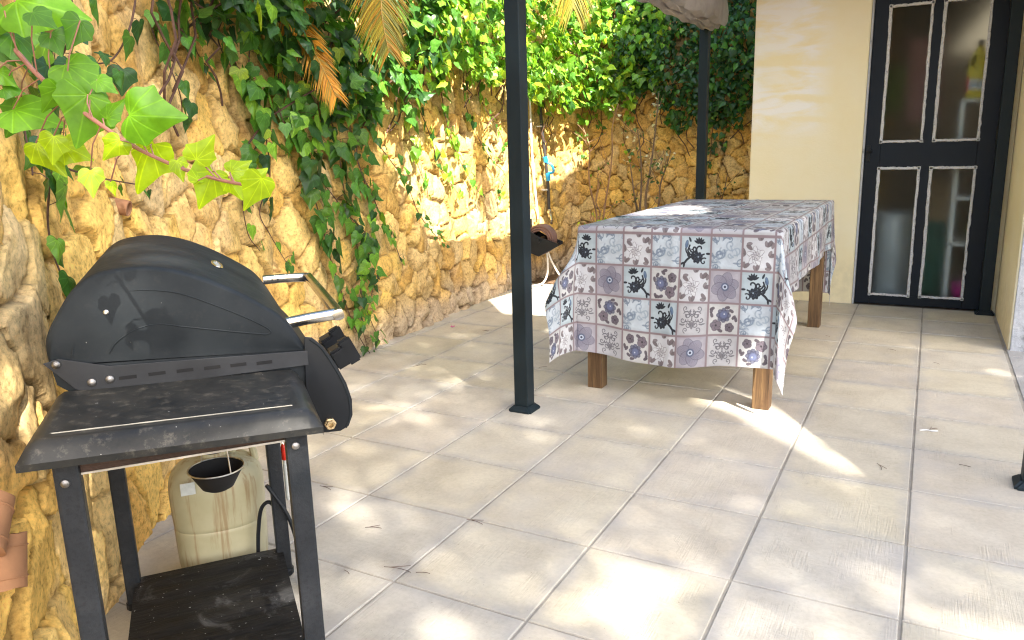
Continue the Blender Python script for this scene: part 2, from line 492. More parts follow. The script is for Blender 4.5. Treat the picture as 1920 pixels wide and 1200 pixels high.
# finer leaf for the vines: rounded outline, three rings, wavy cupped surface
_o = smooth_path(np.vstack([LT, LT[:1]]), 3)[:-1]; _m = len(_o); _c = np.array([0, .33])
_r = [_o * .0 + _c] ; HV = [_c[None]]
for _s in (.36, .70, 1.0): HV.append(_c + (_o - _c) * _s)
HV = np.vstack(HV)
_a = np.arctan2(HV[:, 0], HV[:, 1] - .33); _q = np.hypot(HV[:, 0], HV[:, 1] - .33)
HZ = -.20 * np.abs(HV[:, 0]) ** 1.15 - .17 * HV[:, 1] ** 2 + .075 * np.sin(5 * _a + .6) * _q ** 2 + .05 * np.cos(3 * _a) * _q
HIV = np.column_stack([HV, HZ]); HIF = []
for _i in range(_m):
    _j = (_i + 1) % _m
    HIF.append((0, 1 + _i, 1 + _j))
    for _k in range(2):
        _b = 1 + _k * _m
        HIF += [(_b + _i, _b + _m + _i, _b + _m + _j), (_b + _i, _b + _m + _j, _b + _j)]
HIF = np.array(HIF)

def leaves(name, pos, nrm, dr, size, col, mat, parent=None, simple=False):
    """pos, nrm, dr: (N,3); size (N,); col (N,3)"""
    T, F = (HT3, HF) if simple else (HIV, HIF)
    pos = np.asarray(pos, float); N = len(pos)
    nrm = np.asarray(nrm, float); dr = np.asarray(dr, float)
    dr = dr / (np.linalg.norm(dr, axis=1)[:, None] + 1e-9)
    nrm = nrm - dr * (nrm * dr).sum(1)[:, None]
    nrm /= np.linalg.norm(nrm, axis=1)[:, None] + 1e-9
    sd = np.cross(dr, nrm)
    size = np.asarray(size, float)
    wid = rng.uniform(.85, 1.15, N); bend = rng.uniform(.4, 2.0, N); skew = rng.normal(0, .12, N)
    V = (pos[:, None, :] + size[:, None, None] * ((T[None, :, 0, None] * wid[:, None, None] + skew[:, None, None] * T[None, :, 1, None]) * sd[:, None, :] + T[None, :, 1, None] * dr[:, None, :] + (T[None, :, 2, None] * bend[:, None, None]) * nrm[:, None, :]))
    k = len(T)
    faces = (F[None] + (np.arange(N) * k)[:, None, None]).reshape(-1, 3)
    me = bpy.data.meshes.new(name)
    me.vertices.add(N * k); me.vertices.foreach_set('co', V.reshape(-1).astype('f'))
    nf = len(faces)
    me.loops.add(nf * 3); me.loops.foreach_set('vertex_index', faces.reshape(-1).astype('i'))
    me.polygons.add(nf); me.polygons.foreach_set('loop_start', np.arange(0, nf * 3, 3, dtype='i'))
    me.polygons.foreach_set('use_smooth', np.ones(nf, bool))
    ca = me.attributes.new('Col', 'FLOAT_COLOR', 'POINT')
    cc = np.ones((N, k, 4), 'f'); cc[:, :, :3] = np.asarray(col)[:, None, :]
    ca.data.foreach_set('color', cc.reshape(-1))
    uv = me.uv_layers.new(name='UVMap')
    uvs = T[F.reshape(-1), :2]
    uv.data.foreach_set('uv', np.tile(uvs, (N, 1)).reshape(-1).astype('f'))
    me.update(calc_edges=True); me.validate()
    me.materials.append(mat)
    o = bpy.data.objects.new(name, me); COL.objects.link(o)
    if parent: o.parent = parent
    return o

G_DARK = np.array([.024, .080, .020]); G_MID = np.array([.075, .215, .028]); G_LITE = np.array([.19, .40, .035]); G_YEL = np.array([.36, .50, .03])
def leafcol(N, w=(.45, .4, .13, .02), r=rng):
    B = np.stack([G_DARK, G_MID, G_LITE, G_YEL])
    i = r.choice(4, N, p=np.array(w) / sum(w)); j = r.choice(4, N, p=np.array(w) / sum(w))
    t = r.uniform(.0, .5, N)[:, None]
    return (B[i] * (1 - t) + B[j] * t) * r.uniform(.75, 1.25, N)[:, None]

# ------------------------------------------------------------------ wall geometry
KP = np.array([(-.75, -3.2), (-.95, -2.5), (-1.3, -1.85), (-1.62, -1.47), (-1.97, -1.10), (-2.18, -.82), (-2.42, -.45), (-2.73, .16), (-2.91, 1.0), (-2.96, 1.6), (-3.03, 2.4), (-3.09, 3.1), (-3.13, 3.9), (-3.10, 4.5), (-2.9, 4.85), (-2.4, 4.97), (-1.6, 5.0), (-.4, 5.02)])
WP = smooth_path(KP, 40)
WS = np.r_[0, np.cumsum(np.hypot(*np.diff(WP, axis=0).T))]; WLEN = WS[-1]
_t = np.gradient(WP, axis=0); _t /= np.linalg.norm(_t, axis=1)[:, None]; WN = np.stack([_t[:, 1], -_t[:, 0]], 1)
def wall(s, z, off=0.0):
    s = np.asarray(s, float); z = np.asarray(z, float)
    x = np.interp(s, WS, WP[:, 0]); y = np.interp(s, WS, WP[:, 1]); nx = np.interp(s, WS, WN[:, 0]); ny = np.interp(s, WS, WN[:, 1])
    o = off - .07 * z
    return np.stack([x + nx * o, y + ny * o, z + 0 * s], -1)
def wnorm(s):
    s = np.asarray(s, float)
    return np.stack([np.interp(s, WS, WN[:, 0]), np.interp(s, WS, WN[:, 1]), 0 * s + .07], -1)

def stone_field(s, z):
    """height and colour of the rubble masonry; s, z arrays"""
    # stones shrink along the wall
    ss = np.linspace(0, WLEN, 400)
    size = np.interp(ss, [0, 3.2, 5.5, 8, WLEN], [.215, .19, .150, .125, .115])
    W = np.r_[0, np.cumsum(np.diff(ss) / size[:-1])]
    a = np.interp(s, ss, W); lz = np.interp(s, ss, size)
    b = z / (np.interp(s, [0, 3, 6, WLEN], [.235, .215, .165, .12]))
    a = a + .34 * (fbm(a * 1.3, b * 1.3, 3) - .5) * 2 + .06 * (vnoise(a * 7, b * 7, 8) - .5)
    b = b + .34 * (fbm(a * 1.3 + 40, b * 1.3 + 9, 4) - .5) * 2 + .06 * (vnoise(a * 7 + 3, b * 7 + 5, 9) - .5)
    ia = np.floor(a).astype(int); ib = np.floor(b).astype(int)
    r1 = np.random.default_rng(21).random((128, 128, 6))
    F1 = np.full(s.shape, 9.); F2 = np.full(s.shape, 9.); id1 = np.zeros(s.shape + (2,), int); c1 = np.zeros(s.shape + (2,))
    for di in (-2, -1, 0, 1, 2):
        for dj in (-2, -1, 0, 1, 2):
            ca = ia + di; cb = ib + dj
            rr = r1[ca % 128, cb % 128]
            pa = ca + .5 + (rr[..., 0] - .5) * .95; pb = cb + .5 + (rr[..., 1] - .5) * .95
            d = np.sqrt((a - pa) ** 2 + (b - pb) ** 2) - .22 * rr[..., 5]
            new = d < F1
            F2 = np.where(new, F1, np.minimum(F2, d))
            id1 = np.where(new[..., None], np.stack([ca % 128, cb % 128], -1), id1)
            c1 = np.where(new[..., None], np.stack([pa, pb], -1), c1)
            F1 = np.where(new, d, F1)
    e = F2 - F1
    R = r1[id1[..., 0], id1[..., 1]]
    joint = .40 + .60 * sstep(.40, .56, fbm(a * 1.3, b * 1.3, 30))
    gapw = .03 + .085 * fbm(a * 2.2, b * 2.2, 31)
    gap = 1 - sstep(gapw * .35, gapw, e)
    r2 = np.random.default_rng(77).normal(0, 1, (128, 128, 15))
    Q = r2[id1[..., 0], id1[..., 1]]
    da = a - c1[..., 0] + .10 * (fbm(a * 3, b * 3, 41, 3) - .5); db = b - c1[..., 1] + .10 * (fbm(a * 3 + 7, b * 3, 42, 3) - .5)
    hf = np.full(s.shape, 9.)
    for k in range(5):      # each stone is cut by a few flat broken faces
        hf = np.minimum(hf, .016 * abs(1 + .5 * Q[..., 3 * k]) + .052 * Q[..., 3 * k + 1] * da + .044 * Q[..., 3 * k + 2] * db)
    hf = np.clip(hf, -.045, .03)
    h = lz / .16 * (-.060 * gap * joint + np.interp(s, [2.2, 3.2, 5, 7], [.42, .60, .75, .85]) * hf * (1 - .5 * gap) + np.interp(s, [2.2, 3.2], [.008, .016]) * (R[..., 2] - .5))
    h = h + .008 * (fbm(a * 2.5, b * 1.8, 12, 5) - .5) + .007 * (np.abs(fbm(a * 5, b * 4, 14, 4) - .5) * 2)
    pal = np.array([(.70, .45, .125), (.65, .41, .120), (.72, .50, .175), (.60, .375, .115), (.68, .47, .175), (.74, .49, .135), (.64, .46, .20), (.57, .40, .165)])
    k = (R[..., 5] * 997 % 1 * len(pal)).astype(int)
    c = pal[k] * (.88 + .24 * R[..., 0, None])
    c = c * np.interp(s, [2.5, 4.2, 5.6, 8], [1.16, 1.08, .92, .90])[..., None]  # near stones lightened, far ones darkened: fall of light put into stone colour
    # greyer, cement-smeared stones at the foot of the wall
    foot = sstep(.30, .06, z + .12 * (R[..., 1] - .5))[..., None] * sstep(3.6, 4.6, s)[..., None]
    c = c * (1 - .75 * foot) + np.array([.42, .36, .30]) * .75 * foot
    sm = sstep(.52, .66, fbm(s * 5, z * 3, 50))[..., None] * .22
    c = c * (1 - sm) + np.array([.56, .46, .36]) * sm
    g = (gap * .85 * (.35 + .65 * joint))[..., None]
    c = c * (1 - g) + np.array([.11, .065, .03]) * g  # joints darkened in colour: dirt plus painted crevice shade
    return h, c

sv = []
s_ = 0.6
while s_ < WLEN:
    sv.append(s_); s_ += .0085 if s_ < 5.2 else .0105
sv = np.array(sv); zv = np.arange(-.06, 2.72, .0095)
SG, ZG = np.meshgrid(sv, zv, indexing='ij')
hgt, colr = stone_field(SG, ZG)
PW = wall(SG, ZG, 0) + wnorm(SG) * hgt[..., None]
a_, b_ = PW.shape[:2]
back = wall(SG[:, -1], ZG[:, -1], -.45)
me = bpy.data.meshes.new('stone_wall')
I = np.arange(a_ * b_).reshape(a_, b_)
q = np.stack([I[:-1, :-1], I[1:, :-1], I[1:, 1:], I[:-1, 1:]], -1).reshape(-1, 4)
bk0 = a_ * b_
BT = np.arange(a_) + bk0; BB = BT + a_
q2 = np.stack([I[:-1, -1], I[1:, -1], BT[1:], BT[:-1]], -1)
q3 = np.stack([BT[:-1], BT[1:], BB[1:], BB[:-1]], -1)
Q = np.vstack([q, q2, q3])
bot = wall(SG[:, -1], -.06 + 0 * SG[:, -1], -.45)
V = np.vstack([PW.reshape(-1, 3), back, bot])
me.vertices.add(len(V)); me.vertices.foreach_set('co', V.reshape(-1).astype('f'))
me.loops.add(len(Q) * 4); me.loops.foreach_set('vertex_index', Q.reshape(-1).astype('i'))
me.polygons.add(len(Q)); me.polygons.foreach_set('loop_start', np.arange(0, len(Q) * 4, 4, dtype='i'))
me.polygons.foreach_set('use_smooth', np.ones(len(Q), bool))
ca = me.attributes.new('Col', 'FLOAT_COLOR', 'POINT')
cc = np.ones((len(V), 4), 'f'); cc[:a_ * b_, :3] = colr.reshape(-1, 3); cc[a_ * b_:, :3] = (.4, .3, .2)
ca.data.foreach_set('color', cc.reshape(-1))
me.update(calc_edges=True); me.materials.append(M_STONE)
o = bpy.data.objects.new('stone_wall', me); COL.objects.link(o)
tag(o, 'curving retaining wall of rough ochre rubble stone behind the patio', 'stone wall')

# ------------------------------------------------------------------ ground and paving
g = MB().add([(-40, -40, -.06), (40, -40, -.06), (40, 40, -.06), (-40, 40, -.06)], [(0, 1, 2, 3)])
tag(g.build('ground', M_EARTH), kind='structure')
TX, TY = .415, .4077
tm = MB(); tcols = []
def addtile(x0, x1, y0, y1, col, tilt=0):
    zz = rng.normal(0, .0006, 4)
    b = .0035
    v = [(x0, y0, -.006), (x1, y0, -.006), (x1, y1, -.006), (x0, y1, -.006),
         (x0 + b * .4, y0 + b * .4, -.0016), (x1 - b * .4, y0 + b * .4, -.0016), (x1 - b * .4, y1 - b * .4, -.0016), (x0 + b * .4, y1 - b * .4, -.0016),
         (x0 + b, y0 + b, zz[0]), (x1 - b, y0 + b, zz[1]), (x1 - b, y1 - b, zz[2]), (x0 + b, y1 - b, zz[3])]
    f = [(8, 9, 10, 11)]
    for k in range(4):
        k2 = (k + 1) % 4
        f += [(k, k2, k2 + 4, k + 4), (k + 4, k2 + 4, k2 + 8, k + 8)]
    tm.add(v, f, 0)
    tcols.extend([col] * 12)
pal = [(.535, .485, .375), (.52, .475, .375), (.54, .495, .395), (.525, .475, .385), (.505, .47, .395), (.54, .49, .37)]
for i in range(-12, 8):
    for j in range(-5, 9):
        x0, x1 = i * TX, (i + 1) * TX; y0, y1 = j * TY, (j + 1) * TY
        gx = .0032; gy = .0027
        c = np.array(pal[rng.integers(len(pal))]) * rng.uniform(.95, 1.05)
        a0, a1 = x0 + gx, x1 - gx
        if i == 1: a0 = x0 + .010
        if i >= 1: c = np.array((.36, .36, .35)) * rng.uniform(.95, 1.05)
        addtile(a0, a1, y0 + gy, y1 - gy, c)
tm.add([(-12 * TX, -5 * TY, -.0045), (8 * TX, -5 * TY, -.0045), (8 * TX, 9 * TY, -.0045), (-12 * TX, 9 * TY, -.0045)], [(0, 1, 2, 3)], 1)
tcols.extend([(.4, .36, .3)] * 4)
o = tm.build('patio', [M_TILE, M_GROUT])
ca = o.data.attributes.new('Col', 'FLOAT_COLOR', 'POINT')
cc = np.ones((len(tcols), 4), 'f'); cc[:, :3] = np.array(tcols); ca.data.foreach_set('color', cc.reshape(-1))
tag(o, kind='structure')
# planting bed between the paving and the back wall
gx, gy = np.meshgrid(np.linspace(-3.5, -.5, 160), np.linspace(3.675, 5.2, 80), indexing='ij')
gz = .0 + .05 * (fbm(gx * 6, gy * 6, 60, 5) - .4) * sstep(3.67, 3.8, gy)
tag(MB().grid(np.stack([gx, gy, gz], -1)).build('soil', M_SOIL, smooth=True), kind='structure')
# terrace hill behind the retaining wall
sh = np.linspace(.6, WLEN, 90); hz = np.linspace(0, 1, 14)
P = np.zeros((len(sh), len(hz), 3))
for k, t in enumerate(hz):
    P[:, k] = wall(sh, 0 * sh + 2.6, -.40 - 5 * t) + np.stack([0 * sh, 0 * sh, 2.2 * t * t + .25 * (vnoise(sh * 2, 0 * sh + t * 9, 61) - .5)], -1)
tag(MB().grid(P).build('hill', M_EARTH, smooth=True), kind='structure')
#@@OBJECTS
# ------------------------------------------------------------------ house
H = empty('house', (0, 3.67, 0)); tag(H, 'yellow painted house end wall with navy glazed door and grey rendered corner', 'house')
HB = Vector((0, 3.67, 0))
def hb(mb, *a, **k):   # box in world coordinates -> house space
    return mb.box(a[0], a[1], a[2] - 3.67, a[3] - 3.67, a[4], a[5], **k)
m = MB()
hb(m, -1.23, -.462, 3.67, 3.87, -.05, 3.6, bev=.012)
hb(m, -.460, .360, 3.672, 3.87, 2.14, 3.598)
hb(m, .362, .628, 3.67, 3.87, -.05, 3.6)
hb(m, -1.23, -1.03, 3.872, 7.0, -.05, 3.6)
hb(m, .430, .630, 2.60, 3.668, -.05, 3.6, bev=.010)
hb(m, .432, 4.5, 2.602, 2.80, .0, 3.598)
m.build('wall', M_YELLOW, H)
m = MB(); hb(m, .440, 4.5, 2.585, 2.600, -.05, 1.45, bev=.005)
m.build('rendered_wall', M_RENDER, H)
m = MB(); hb(m, -1.38, -.85, 3.52, 7.2, 3.602, 3.72); hb(m, -.849, 4.6, 5.3, 7.2, 3.602, 3.72); hb(m, -.849, 4.6, 2.45, 4.2, 3.602, 3.72)
m.build('roof', M_ROOFT, H)
M_ROOM = worn('room_plaster', (.16, .14, .105), .9, var=.15, scale=6)
m = MB()
hb(m, -.80, 1.40, 5.20, 5.28, 0, 2.5); hb(m, -.80, -.76, 3.88, 5.199, 0, 2.5); hb(m, 1.36, 1.40, 3.88, 5.199, 0, 2.5)
hb(m, -.80, .56, 3.88, 5.28, 2.502, 2.55); hb(m, -.759, 1.359, 3.672, 5.199, -.045, -.004)  # ceiling left open on the right, an added gap letting sky light in
m.build('room', M_ROOM, H)
m = MB(); hb(m, .338, .3605, 3.666, 3.74, 0, 2.14, bev=.002)
rr = np.random.default_rng(3)
m.build('door_jamb', M_BEIGE, H)
m = MB(); hb(m, -.4615, -.4485, 3.664, 3.76, 0, 2.138, bev=.003)
m.build('door_jamb', M_RENDER, H)
# door leaf with four glazed lights
xs = [(-.350, -.100), (-.028, .232)]; zs = [(.075, .970), (1.150, 2.038)]
m = MB()
hb(m, -.447, -.350, 3.690, 3.728, .008, 2.135, bev=.003); hb(m, .232, .337, 3.690, 3.728, .008, 2.135, bev=.003); hb(m, -.100, -.028, 3.690, 3.728, .0755, 2.0375, bev=.003)
for z0, z1 in ((.008, .075), (.970, 1.150), (2.038, 2.135)):
    hb(m, -.3498, .2318, 3.6902, 3.7278, z0, z1, bev=.003)
door = m.build('door', M_NAVY, H)
for i, (x0, x1) in enumerate(xs):
    for j, (z0, z1) in enumerate(zs):
        p = MB(); hb(p, x0 + .001, x1 - .001, 3.712, 3.716, z0 + .001, z1 - .001)
        p.build('pane', M_GLASS, door)
        f = MB()
        def strip(ax, c, lo, hi, wd):
            n = 34; t = np.linspace(lo, hi, n)
            jit = np.cumsum(rr.normal(0, .0004, n)); jit -= np.linspace(jit[0], jit[-1], n)
            a = c - wd + jit + rr.normal(0, .0010, n); b = c + wd + jit + rr.normal(0, .0016, n)
            # proud lump of putty / unpainted border
            row = []
            for q, d in ((a, .0), (a + .003, -.005), (b - .003, -.005), (b, .0)):
                yy = 3.6895 + d - 3.67 + 0 * t
                row.append(np.stack([q, yy, t], -1) if ax == 'z' else np.stack([t, yy, q], -1))
            f.grid(np.stack(row, 1))
        strip('z', x0 + .001, z0 - .010, z1 + .011, .0100); strip('z', x1 - .001, z0 - .010, z1 + .011, .0090)
        strip('x', z0 + .001, x0 - .010, x1 + .010, .0085); strip('x', z1 - .001, x0 - .011, x1 + .011, .0095)
        f.build('putty_border', M_PUTTY, door)
h = MB(); hb(h, -.440, -.412, 3.676, 3.689, 1.02, 1.13, bev=.003); h.tube([(-.426, .012, 1.09), (-.426, -.03, 1.09), (-.395, -.034, 1.088)], .008, 8)
h.build('handle', M_BLACKP, door)
for z in (1.19, 2.0, .30):
    h = MB(); h.lathe([(.009, -.045), (.011, -.04), (.011, .04), (.009, .045)], (.338, 3.684 - 3.67, z), 10)
    h.build('hinge', M_BLACKP, door)

# things standing in the room behind the frosted glass
rk = empty('shelf_rack', (.295, 4.00, 0)); tag(rk, 'white wire shelf rack seen blurred through the right door panes', 'shelf rack')
M_WENAM = worn('white_enamel', (.80, .80, .78), .5, var=.08)
for x in (-.165, .165):
    for y in (-.11, .11):
        MB().box(x - .014, x + .014, y - .014, y + .014, 0, 1.415, bev=.003).build('post', M_WENAM, rk)
for z in (.42, .74, 1.07, 1.40):
    MB().box(-.178, .178, -.124, .124, z, z + .022, bev=.004).build('shelf', M_WENAM, rk)
yb = empty('detergent_bottle', (.200, 3.95, 1.424)); tag(yb, 'yellow detergent bottle with white band on top of the rack behind the door', 'bottle')
M_YP = worn('yellow_plastic', (.75, .62, .02), .4, var=.08)
prof = [(-.060, 0), (.060, 0), (.062, .20), (.058, .26), (.030, .31), (.022, .34), (-.012, .34), (-.030, .31), (-.052, .25), (-.060, .17)]
b = MB(); b.prism(prof, 'y', -.035, .035, bev=.012); ob = b.build('body', M_YP, yb, smooth=True)
b = MB(); b.lathe([(.019, .341), (.019, .375), (.014, .38)], (.005, 0, 0), 14); b.build('cap', M_BLACKP, yb)
b = MB(); b.box(-.0615, .0625, -.0375, .0375, .055, .125, bev=.002); lb = b.build('label', M_WHITEP, yb)
b = MB(); b.box(-.0620, -.045, -.0382, .0382, .045, .140, bev=.002); b.build('stripe', M_RED, lb)
b = MB(); b.box(-.044, .0628, -.0385, .0385, .083, .094); b.build('stripe', M_BLUE, lb)
b = MB(); b.tube([(-.030, -.037, .21), (-.034, -.037, .24), (-.022, -.037, .28)], [.008, .011, .006], 8); b.build('handle_hollow', M_MATTBLACK, yb)
m = MB(); m.lathe([(.03, 0), (.085, .05), (.09, .10), (.086, .10), (.05, .03)], (.325, 3.98, .444), 24)
tag(m.build('bowl', worn('lime_plastic', (.50, .62, .02), .4)), 'lime green bowl on the rack shelf behind the lower right pane', 'bowl')
m = MB(); m.lathe([(.09, 0), (.12, .14), (.125, .15), (.115, .15), (.085, .01)], (.28, 3.88, .0), 24)
tag(m.build('basin', worn('magenta_plastic', (.62, .05, .30), .4)), 'magenta plastic basin on the floor behind the lower right pane', 'basin')
m = MB(); m.box(-.05, .16, 4.22, 4.40, 0, .52, bev=.02)
m.box(-.06, .17, 4.21, 4.41, .522, .55, bev=.01)
tag(m.build('storage_bin', worn('dark_green_plastic', (.02, .10, .06), .4)), 'dark green lidded storage bin behind the lower right pane', 'storage bin')
m = MB(); m.box(-.03, .13, 4.24, 4.38, .552, .86, bev=.006); m.box(-.032, .132, 4.30, 4.32, .8605, .864)
tag(m.build('cardboard_box', worn('cardboard', (.34, .25, .15), .85)), 'brown cardboard box on the dark green bin behind the door', 'box')
m = MB()
tw = np.linspace(-.24, -.02, 26); tz = np.linspace(1.30, 1.86, 20); TW, TZ = np.meshgrid(tw, tz, indexing='ij')
m.grid(np.stack([TW, 4.30 + .02 * np.sin(TW * 70) + .01 * np.sin(TZ * 9), TZ], -1)); m.tube([(-.30, 4.30, 1.87), (.04, 4.30, 1.87)], .008, 8)
tag(m.build('towel', worn('dusty_pink_cloth', (.45, .26, .24), .9)), 'pink towel hanging on a rail behind the upper left pane', 'towel')
m = MB()
m.tube([(-.40, 4.40, 0), (-.38, 4.42, 1.72)], .012, 8)
m.box(-.47, -.25, 4.38, 4.45, 1.36, 1.72, bev=.02)
tag(m.build('broom', worn('olive_bristle', (.16, .19, .05), .9)), 'olive green broom head leaning behind the upper left pane', 'broom')
m = MB(); m.lathe([(.12, 0), (.15, .27), (.165, .28), (.165, .30), (.145, .30), (.115, .02)], (-.24, 4.05, .33), 28); m.lathe([(.13, 0), (.13, .329)], (-.24, 4.05, 0), 20)
tag(m.build('bucket', worn('pale_grey_plastic', (.42, .44, .45), .4)), 'pale grey bucket on a stool behind the lower left pane', 'bucket')

# ------------------------------------------------------------------ gazebo
GZ = empty('gazebo', (-.60, 2.12, 0)); tag(GZ, 'anthracite metal gazebo with four square posts and grey fabric cover over the table', 'gazebo')
def gz(x, y): return x + .60, y - 2.12
for px_, py_ in ((-1.575, .61), (-1.575, 3.60), (.365, 3.605), (.365, .61)):
    x, y = gz(px_, py_)
    m = MB(); m.box(x - .034, x + .034, y - .034, y + .034, .024, 2.265, bev=.004)
    po = m.build('post', M_POST, GZ)
    b = MB(); a = .056; c_ = .040
    bm = bmesh.new()
    lv = [(a, 0), (a, .010), (c_, .026)]
    vs = [[bm.verts.new((x + sx * q, y + sy * q, z)) for sx, sy in ((-1, -1), (1, -1), (1, 1), (-1, 1))] for q, z in lv]
    for k in range(2):
        for i in range(4): bm.faces.new((vs[k][i], vs[k][(i + 1) % 4], vs[k + 1][(i + 1) % 4], vs[k + 1][i]))
    bm.faces.new(vs[0][::-1]); bm.faces.new(vs[2])
    bmesh.ops.bevel(bm, geom=[e for e in bm.edges if abs(e.verts[0].co.z - e.verts[1].co.z) > .001], offset=.008, segments=2, affect='EDGES')
    b.bm(bm); b.build('foot', M_POST, po)
X0, Y0 = gz(-1.575, .61); X1, Y1 = gz(.365, 3.605)
for (x0, x1, y0, y1) in ((X0 - .034, X1 + .034, Y0 - .034, Y0 + .034), (X0 - .034, X1 + .034, Y1 - .034, Y1 + .034), (X0 - .034, X0 + .034, Y0 + .0345, Y1 - .0345), (X1 - .034, X1 + .034, Y0 + .0345, Y1 - .0345)):
    MB().box(x0, x1, y0, y1, 2.2655, 2.33, bev=.004).build('beam', M_POST, GZ)
# fabric roof: sagging cover, with two holes cut to let the sun patches through
# outlines of the sunlit patches, as shadow coordinates (x - SX z, y + SY z)
LIT_CAN = [np.array([(-3.05, 2.85), (-2.68, 2.42), (-2.22, 2.52), (-2.20, 3.0), (-2.50, 3.85), (-2.95, 3.85)]),
           np.array([(-2.17, 2.0), (-2.02, 1.96), (-1.70, 2.20), (-1.84, 2.72), (-2.06, 2.80), (-2.14, 2.4)])]
def inpoly(P, x, y):
    ins = np.zeros(np.shape(x), bool); n = len(P)
    for i in range(n):
        x0, y0 = P[i]; x1, y1 = P[(i + 1) % n]
        c = ((y0 > y) != (y1 > y)) & (x < (x1 - x0) * (y - y0) / (y1 - y0 + 1e-12) + x0)
        ins ^= c
    return ins
gx = np.linspace(-1.60, .39, 150); gy = np.linspace(.585, 3.63, 230)
GX, GY = np.meshgrid(gx, gy, indexing='ij')
edge = np.minimum(np.minimum(GX + 1.60, .39 - GX), np.minimum(GY - .585, 3.63 - GY))
GZZ = 2.335 + .12 * sstep(0, .9, edge) + .012 * np.sin(GY * 21) * sstep(0, .2, edge)
# fabric is higher than the design plane z=2.05: shift holes along the sun ray
def hole(x, y, z):
    x2 = x - SX * z; y2 = y + SY * z
    r = np.zeros(x.shape, bool)
    for P in LIT_CAN: r |= inpoly(P, x2, y2)
    return r
Hm = hole(GX, GY, GZZ)
pts = np.stack([GX + .60, GY - 2.12, GZZ], -1).reshape(-1, 3)
I = np.arange(GX.size).reshape(GX.shape)
q = np.stack([I[:-1, :-1], I[1:, :-1], I[1:, 1:], I[:-1, 1:]], -1).reshape(-1, 4)
cen = (Hm[:-1, :-1] | Hm[1:, :-1] | Hm[1:, 1:] | Hm[:-1, 1:]).reshape(-1)
MB().add(pts, q[~cen].tolist()).build('fabric_roof', M_FABRIC, GZ, smooth=True)
# gathered side curtain bunched along the left beam, its end showing at the rear post
prof = [(-.150, 2.26), (-.030, 2.26), (-.006, 2.20), (-.004, 2.10), (-.012, 2.045), (-.035, 2.020), (-.062, 2.018), (-.066, 2.030), (-.074, 2.004), (-.098, 1.999), (-.106, 2.018), (-.116, 1.990), (-.136, 1.988), (-.146, 2.006), (-.160, 1.996), (-.178, 2.015), (-.182, 2.10), (-.175, 2.25)]
ny = 120; yy = np.linspace(.66, 3.665, ny)
P = np.zeros((ny, len(prof), 3))
for i, y in enumerate(yy):
    for k, (x, z) in enumerate(prof):
        wv = .016 * (fbm(np.array(y * 3.1 + k * .35), np.array(k * .9), 71, 3) - .5) * 2 + .010 * math.sin(y * 9 + k * 1.3)
        sag = .020 * math.sin((y - 1.5) * 3.4) ** 2 * (1 if z < 2.06 else .3)
        P[i, k] = (-1.412 + x + wv + .60, y + .012 * (vnoise(np.array(k * 1.7), np.array(3.)) - .5) - 2.12, z - sag * (1 - (i / ny) ** 6) + .010 * math.sin(y * 14 + k * 2.2))
m = MB(); m.grid(P); m.add(P[-1], [tuple(range(len(prof)))])
m.build('gathered_curtain', M_FABRIC, GZ, smooth=True, angle=50)

# ------------------------------------------------------------------ table and cloth
TBX0, TBX1, TBY0, TBY1, TBZ = -1.462, -.560, 1.02, 2.87, .800
T_ = empty('table', (-1.01, 1.945, 0)); tag(T_, 'long wooden table with square brown legs under the patterned cloth', 'table')
def tb(m, x0, x1, y0, y1, z0, z1, **k): return m.box(x0 + 1.01, x1 + 1.01, y0 - 1.945, y1 - 1.945, z0, z1, **k)
tb(MB(), TBX0, TBX1, TBY0, TBY1, .772, .798, bev=.004).build('tabletop', M_WOOD, T_)
for x in (-1.405, -.612):
    for y in (1.073, 2.815):
        tb(MB(), x - .037, x + .037, y - .037, y + .037, 0, .7715, bev=.004).build('leg', M_WOOD, T_)
m = MB(); tb(m, -1.39, -.63, 1.05, 1.072, .68, .7715); tb(m, -1.39, -.63, 2.815, 2.838, .68, .7715); tb(m, -1.395, -1.373, 1.073, 2.814, .68, .7715); tb(m, -.644, -.622, 1.073, 2.814, .68, .7715)
m.build('apron', M_WOOD, T_)

